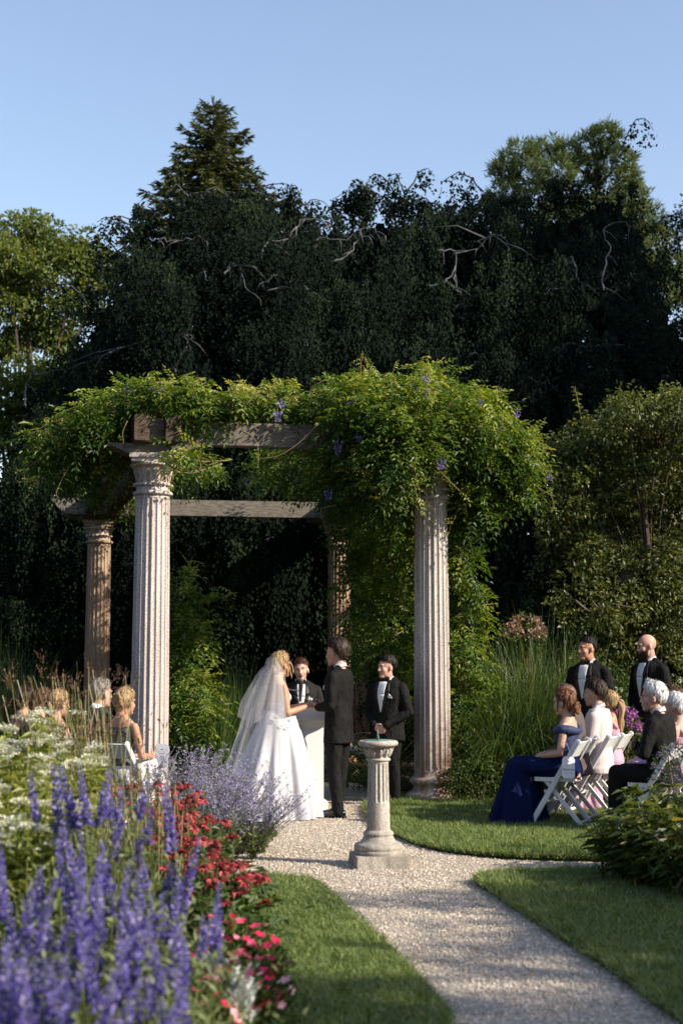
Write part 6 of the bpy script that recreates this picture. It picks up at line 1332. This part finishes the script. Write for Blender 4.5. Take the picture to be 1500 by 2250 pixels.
# ------------------------------------------------------------------ seated guests
def seat_at(px,Y,rz,zc=.9):
    x=xat(px,Y,zc); return x,Y
FR_=R(66); FL_=R(-44)
def sit(label,px,Y,rz,H,sex,lean=.05,head=(0,0,0),skin='skin_a',build=1.0,voxel=.0085,zoff=.036):
    x=xat(px,Y,1.0); p=Person(label,x,Y,rz,H,sex,'sit',lean,head,skin,build,z0=zoff,voxel=voxel)
    d=Vector((-math.sin(rz),math.cos(rz),0)); p.chair_xy=(x+d.x*.09,Y+d.y*.09); return p
def lap_arms(p,x=.06,y=.28,z=.10):
    for d in (-1,1): p.set_arm(d,p.sh[d]+np.array([d*.06,.03,-.27*p.k]),p.hip+np.array([d*x,y,z+.012*d]),{'palm':(0,0,-1),'curl':.35,'dir':(-d*.6,.7,-.1),'flip':d})
def skirt(p,mat,len_=.46,flare=.10,name='skirt',fold=.02,spread=.20,reach=0.0):
    mb=MB(); h=p.hip; k=p.k+reach
    mb_r=[]
    for t in np.linspace(0,1,6): mb_r.append((h+np.array([0,-.085+.535*t*k,.0]),np.array([(.19+.02*t)*min(1,.55+2.6*t),0,0]),np.array([0,0,(.112-.01*t)*min(1,.55+2.6*t)])))
    ringloft(mb,mb_r); kn=h+np.array([0,.45*k,0]); R2=[]
    for t in np.linspace(0,1,6): R2.append((kn+np.array([0,-.05+.03*t,.06-(h[2]+.05)*t*len_/.46]),np.array([.205+flare*t,0,0]),np.array([0,.12+spread*t*.6,0])))
    ringloft(mb,R2); p.torso(mb,.008,-.10,.14)
    ph=RNG.uniform(0,6,3)
    def post(v,n):
        w=np.clip((h[2]+.05-v[:,2])/h[2],0,1)*np.clip(1,0,1); a=np.arctan2(v[:,0]-kn[0],v[:,1]-kn[1]+.1); f=(np.sin(a*9+ph[0])+.7*np.sin(a*15+ph[1]))*fold*w
        return v+n*f[:,None]
    return fuse(mb,name,M[mat],p.t,.012,8,.5,.5,post)
def dress_top(p,mat,z0=.0,z1=.40,name='dress_top',straps=True):
    mb=MB(); p.torso(mb,.009,z0,z1)
    for d in (-1,1):
        mb.ell(p.tp((d*.062,.082,.325)),(.058,.045,.055))
        if straps: limb(mb,[p.tp((d*.10,.09,.36)),p.tp((d*.105,.0,.49)),p.tp((d*.10,-.085,.38))],[.022,.022,.024])
    return fuse(mb,name,M[mat],p.t,.010,4,.5)
GR='white folding chairs of the right hand guests'; GL='white folding chairs of the left hand guests'
# woman in navy
wb=sit('seated woman in navy off shoulder gown with auburn bun',1247,13.9,FR_,1.62,'f',.02,(R(-8),0,0),'skin_a',1.05,.0075)
lap_arms(wb,.07,.25,.12)
for d in (-1,1): wb.leg[d][1]=wb.hip+np.array([d*.09,.38,-.02]); wb.leg[d][2]=np.array([d*.09,.42,.09])
wb.body(); skirt(wb,'navy',.50,.13,'gown_skirt',.026,.30,.26); dress_top(wb,'lace',.05,.40,'gown_top',False)
mb=MB(); c=wb.tp((0,-.004,.405)); an=np.linspace(0,2*PI,32,endpoint=False)
limb(mb,[wb.tp((.19*math.sin(q),.115*math.cos(q)*(1.0 if math.cos(q)>0 else .95)-.005,.375+.03*abs(math.sin(q)))) for q in np.linspace(0,2*PI,17)],[.030+.018*abs(math.sin(q)) for q in np.linspace(0,2*PI,17)],10)
fuse(mb,'lace_shoulder_band',M['lace'],wb.t,.008,2,.6)
wb.hair('h_auburn',1.0,1.65,2.62,.022,.016,.006); wb.bun((.0,-.115,-.045),.052,'h_auburn'); wb.strands([[(-.07,.03,.04),(-.088,.03,-.03),(-.08,.04,-.09)],[(.02,-.1,-.1),(.03,-.11,-.15),(.02,-.10,-.19)]],'h_auburn',.008)
b=MB(); b.ell(wb.hp((-.083,0,-.058)),(.007,.007,.009),seg=8,rings=6); b.build('earring',M['pearl'],wb.t,smooth=True)
ch=[chair(*wb.chair_xy,FR_,'white folding chair under the woman in the navy gown',GR)]
# man with shaved grey head, man in pale pink jacket, blonde with ponytail
m1=sit('seated man with shaved grey head hidden behind the auburn bun',1266,14.37,FR_,1.70,'m',.14,(0,0,0),'skin_a',1.0); lap_arms(m1); m1.body(face=False,feet=False); m1.tux('taupe','taupe',shirt=False,tie=None,square=False,shoes=True,hem=-.12); m1.hair('h_stub',1.3,1.4,2.42,.006,0,.0006); chair(*m1.chair_xy,FR_,'white folding chair second from the near end of the front right row',GR)
m2=sit('seated dark haired man in a pale pink jacket',1314,14.84,FR_,1.74,'m',.02,(R(-4),0,0),'skin_a',1.08); lap_arms(m2); m2.body(face=False,feet=False); m2.tux('pink_jacket','taupe',shirt=False,tie=None,square=False,hem=-.12); m2.hair('h_dark',1.0,1.45,2.62,.028,.012,.007); chair(*m2.chair_xy,FR_,'white folding chair holding the man in the pale pink jacket',GR)
w2=sit('seated blonde woman with a long wavy ponytail',1344,15.3,FR_,1.54,'f',.03,(R(4),0,0),'skin_b',1.0); lap_arms(w2); w2.body(face=False,feet=False); skirt(w2,'pink_dress'); dress_top(w2,'pink_dress'); w2.hair('h_blonde',1.0,1.65,2.62,.022,.014,.004)
w2.strands([[(.0,-.10,.03),(.0,-.155,.02),(.015,-.165,-.06),(.0,-.14,-.14),(.02,-.15,-.24),(.0,-.13,-.34),(.01,-.13,-.42)],[(.012,-.10,.02),(.03,-.15,-.02),(.035,-.15,-.10),(.02,-.13,-.2),(.035,-.14,-.30),(.02,-.13,-.38)],[(-.012,-.10,.02),(-.03,-.15,-.02),(-.025,-.155,-.12),(-.035,-.14,-.22),(-.02,-.14,-.32)]],'h_blonde',.03,'ponytail'); chair(*w2.chair_xy,FR_,'white folding chair at the far end of the front right row',GR)
# second row: white haired man and two women half out of frame
om=sit('seated old man with white hair and black suit turning his head left',1456,13.2,R(58),1.74,'m',.10,(R(22),0,0),'skin_c',1.12,.0075)
for d in (-1,1): om.set_arm(d,om.sh[d]+np.array([d*.09,.05,-.26]),om.hip+np.array([-d*.02,.26,.22+.02*d]),{'palm':(0,-1,0),'curl':.4,'dir':(-d*1,.25,.1),'flip':d})
om.body(); om.tux('suit','suit',shirt=False,tie=None,square=False,closed=True,hem=-.12); om.hair('h_white',.98,1.5,2.62,.026,.010,.008); chair(*om.chair_xy,R(58),'white folding chair under the white haired man in the second row',GR)
w3=sit('seated woman with brown pinned up hair at the right edge',1487,13.95,R(60),1.66,'f',.02,(0,0,0),'skin_a'); lap_arms(w3); w3.body(face=False,feet=False); skirt(w3,'pink_dress'); dress_top(w3,'pink_dress'); w3.hair('h_brown',1.0,1.65,2.62,.026,.016,.006); w3.bun((.0,-.11,-.0),.05,'h_brown'); chair(*w3.chair_xy,R(60),'white folding chair at the right edge behind the old man',GR)
w4=sit('seated guest with pale pinkish white hair cut by the right edge',1496,13.55,R(58),1.56,'f',.06,(0,0,0),'skin_a'); lap_arms(w4); w4.body(face=False,feet=False); skirt(w4,'pink_dress'); dress_top(w4,'pink_dress'); w4.hair('h_white',1.0,1.65,2.62,.026,.012,.006); chair(*w4.chair_xy,R(58),'white folding chair of the guest cut by the right edge',GR)
# left side guests
wk=sit('seated woman in black sequinned top with blonde updo holding a fan',268,13.55,R(-34),1.66,'f',.04,(R(-4),0,0),'skin_b',1.05,.0075)
wk.set_arm(1,wk.sh[1]+np.array([.06,.04,-.27]),wk.hip+np.array([.13,.27,.12]),{'palm':(-1,0,-.2),'curl':.7,'dir':(.05,.8,.25)}); wk.set_arm(-1,wk.sh[-1]+np.array([-.06,.03,-.27]),wk.hip+np.array([-.07,.28,.12]),{'palm':(0,0,-1),'curl':.4})
wk.body(face=False); skirt(wk,'white_skirt',.46,.08); dress_top(wk,'sequin',.0,.465); wk.hair('h_blonde',1.0,1.62,2.62,.026,.018,.005); wk.bun((.0,-.09,.03),.055,'h_blonde'); chair(*wk.chair_xy,R(-34),'white folding chair under the woman in black sequins',GL)
b=MB(); P=[wk.tp((.075*math.sin(q),-.016+.072*math.cos(q),.505+.02*math.cos(q)*-1)) for q in np.linspace(0,2*PI,25)]; b.tube(P,.003,5,cap=False); b.build('necklace',M['pearl'],wk.t)
lm=sit('seated grey haired man in dark suit next to the woman in sequins',214,13.9,FL_,1.78,'m',.03,(R(-4),0,0),'skin_a',1.0,.009); lap_arms(lm); lm.body(face=False,feet=False); lm.tux('grey_cloth','grey_cloth',shirt=False,tie=None,square=False,shoes=False,closed=True,hem=-.12); lm.hair('h_grey',.98,1.45,2.57,.022,.01,.006); chair(*lm.chair_xy,FL_,'white folding chair under the grey haired man',GL)
for (lab,px,Y,H,sex,hm,out) in (('seated blonde woman seen through the plumed grass on the left',122,13.6,1.62,'f','h_blonde','green_cloth'),('seated brown haired guest seen through the grass, left of the blonde',86,13.9,1.64,'f','h_brown','grey_cloth'),('leftmost seated guest with dark brown hair behind white flowers',50,14.2,1.66,'f','h_dark','green_cloth')):
    p=sit(lab,px,Y,FL_,H,sex,.03,(R(-6),0,0),'skin_a',1.0,.010); lap_arms(p); p.body(face=False,feet=False); skirt(p,out); dress_top(p,out); p.hair(hm,1.0,1.65,2.2,.024,.014,.005); p.bun((0,-.10,-.02),.045,hm); chair(*p.chair_xy,FL_,{'h_blonde':'white folding chair of the blonde woman behind the grass','h_brown':'white folding chair of the brown haired guest behind the grass','h_dark':'leftmost white folding chair behind the white flowers'}[hm],GL)
# ------------------------------------------------------------------ paper fan and reserved sign
M['card']=pm('white_card',(.78,.77,.79),(.74,.73,.75),6,.7); M['ink']=pm('grey_ink',(.16,.15,.20),(.14,.13,.18),6,.8); M['ribbon']=pm('white_ribbon',(.8,.8,.82),(.75,.75,.78),6,.4)
def text_mesh(txt,size,shear=0.0):
    c=bpy.data.curves.new('txt','FONT'); c.body=txt; c.size=size; c.align_x='CENTER'; c.align_y='CENTER'; c.shear=shear; c.resolution_u=2; c.extrude=.0004
    o=bpy.data.objects.new('txt',c); COL.objects.link(o); dg=bpy.context.evaluated_depsgraph_get(); me=bpy.data.meshes.new_from_object(o.evaluated_get(dg)); bpy.data.objects.remove(o); me.materials.clear(); return me
def card(name,lab,cat,outline,thick,loc,rot,marks):
    t=thing(name,lab,cat,loc); t.rotation_euler=rot; b=MB(); n=len(outline); v=[(x,-thick/2,z) for x,z in outline]+[(x,thick/2,z) for x,z in outline]; b.add(v,[list(range(n))]); b.add(v,[list(range(n,2*n))[::-1]]); b.add(v,[[i,i+n,(i+1)%n+n,(i+1)%n] for i in range(n)]); b.build('card',M['card'],t)
    for kind,x,z,w in marks:
        if kind=='line':
            m=MB(); m.box((x,-thick/2-.0008,z),(w,.0008,.0022)); m.build('print_line',M['ink'],t)
        elif kind=='crest':
            m=MB()
            for dx,dz,q in ((0,.006,.008),(-.008,.002,.005),(.008,.002,.005),(0,-.002,.012)): m.box((x+dx,-thick/2-.0008,z+dz),(q,.0008,.005))
            m.build('crest',M['ink'],t)
        else:
            me=text_mesh(kind,w,.35); o=link('lettering',me,M['ink'],t); o.location=(x,-thick/2-.001,z); o.rotation_euler=(PI/2,0,0)
    return t
oct_=[(-.062,-.085),(-.048,-.10),(.048,-.10),(.062,-.085),(.062,.07),(.045,.10),(-.045,.10),(-.062,.07)]
cp=at(1248,1686,13.62); 
sg=card('reserved_sign','white reserved card tied with ribbon to the chair of the woman in navy','sign',oct_,.003,cp,(R(-4),R(2),R(8)),[('crest',0,.055,0),('line',0,.032,.03),('line',0,.018,.022),('Reserved',0,-.02,.032),('line',-.03,-.055,.022),('line',.02,-.055,.05)])
b=MB(); b.tube([(0,0,.10),(.01,0,.15),(-.005,.02,.22),(-.03,.03,.235)],.0035,5); b.tube([(-.005,.01,.21),(-.05,-.01,.235),(-.06,-.01,.205),(-.02,0,.20),(0,.01,.21)],.003,5); b.build('ribbon',M['ribbon'],sg)
fo=smooth_poly([(-.035,-.10),(-.06,0),(-.068,.07),(-.05,.115),(0,.125),(.05,.115),(.068,.07),(.06,0),(.035,-.10)],4); fo=[(p[0],p[1]) for p in fo]
fpos=at(357,1664,13.3); fan=card('paper_fan','white paper fan held upright by the woman in black sequins','fan',fo,.003,fpos,(R(-3),R(-2),R(-10)),[('crest',0,.07,0),('line',0,.035,.05),('line',0,.01,.03),('line',0,-.015,.05)])
b=MB(); b.bar((-.005,.002,-.19),(-.005,.002,-.02),.016,.004); b.build('handle',M['card'],fan)
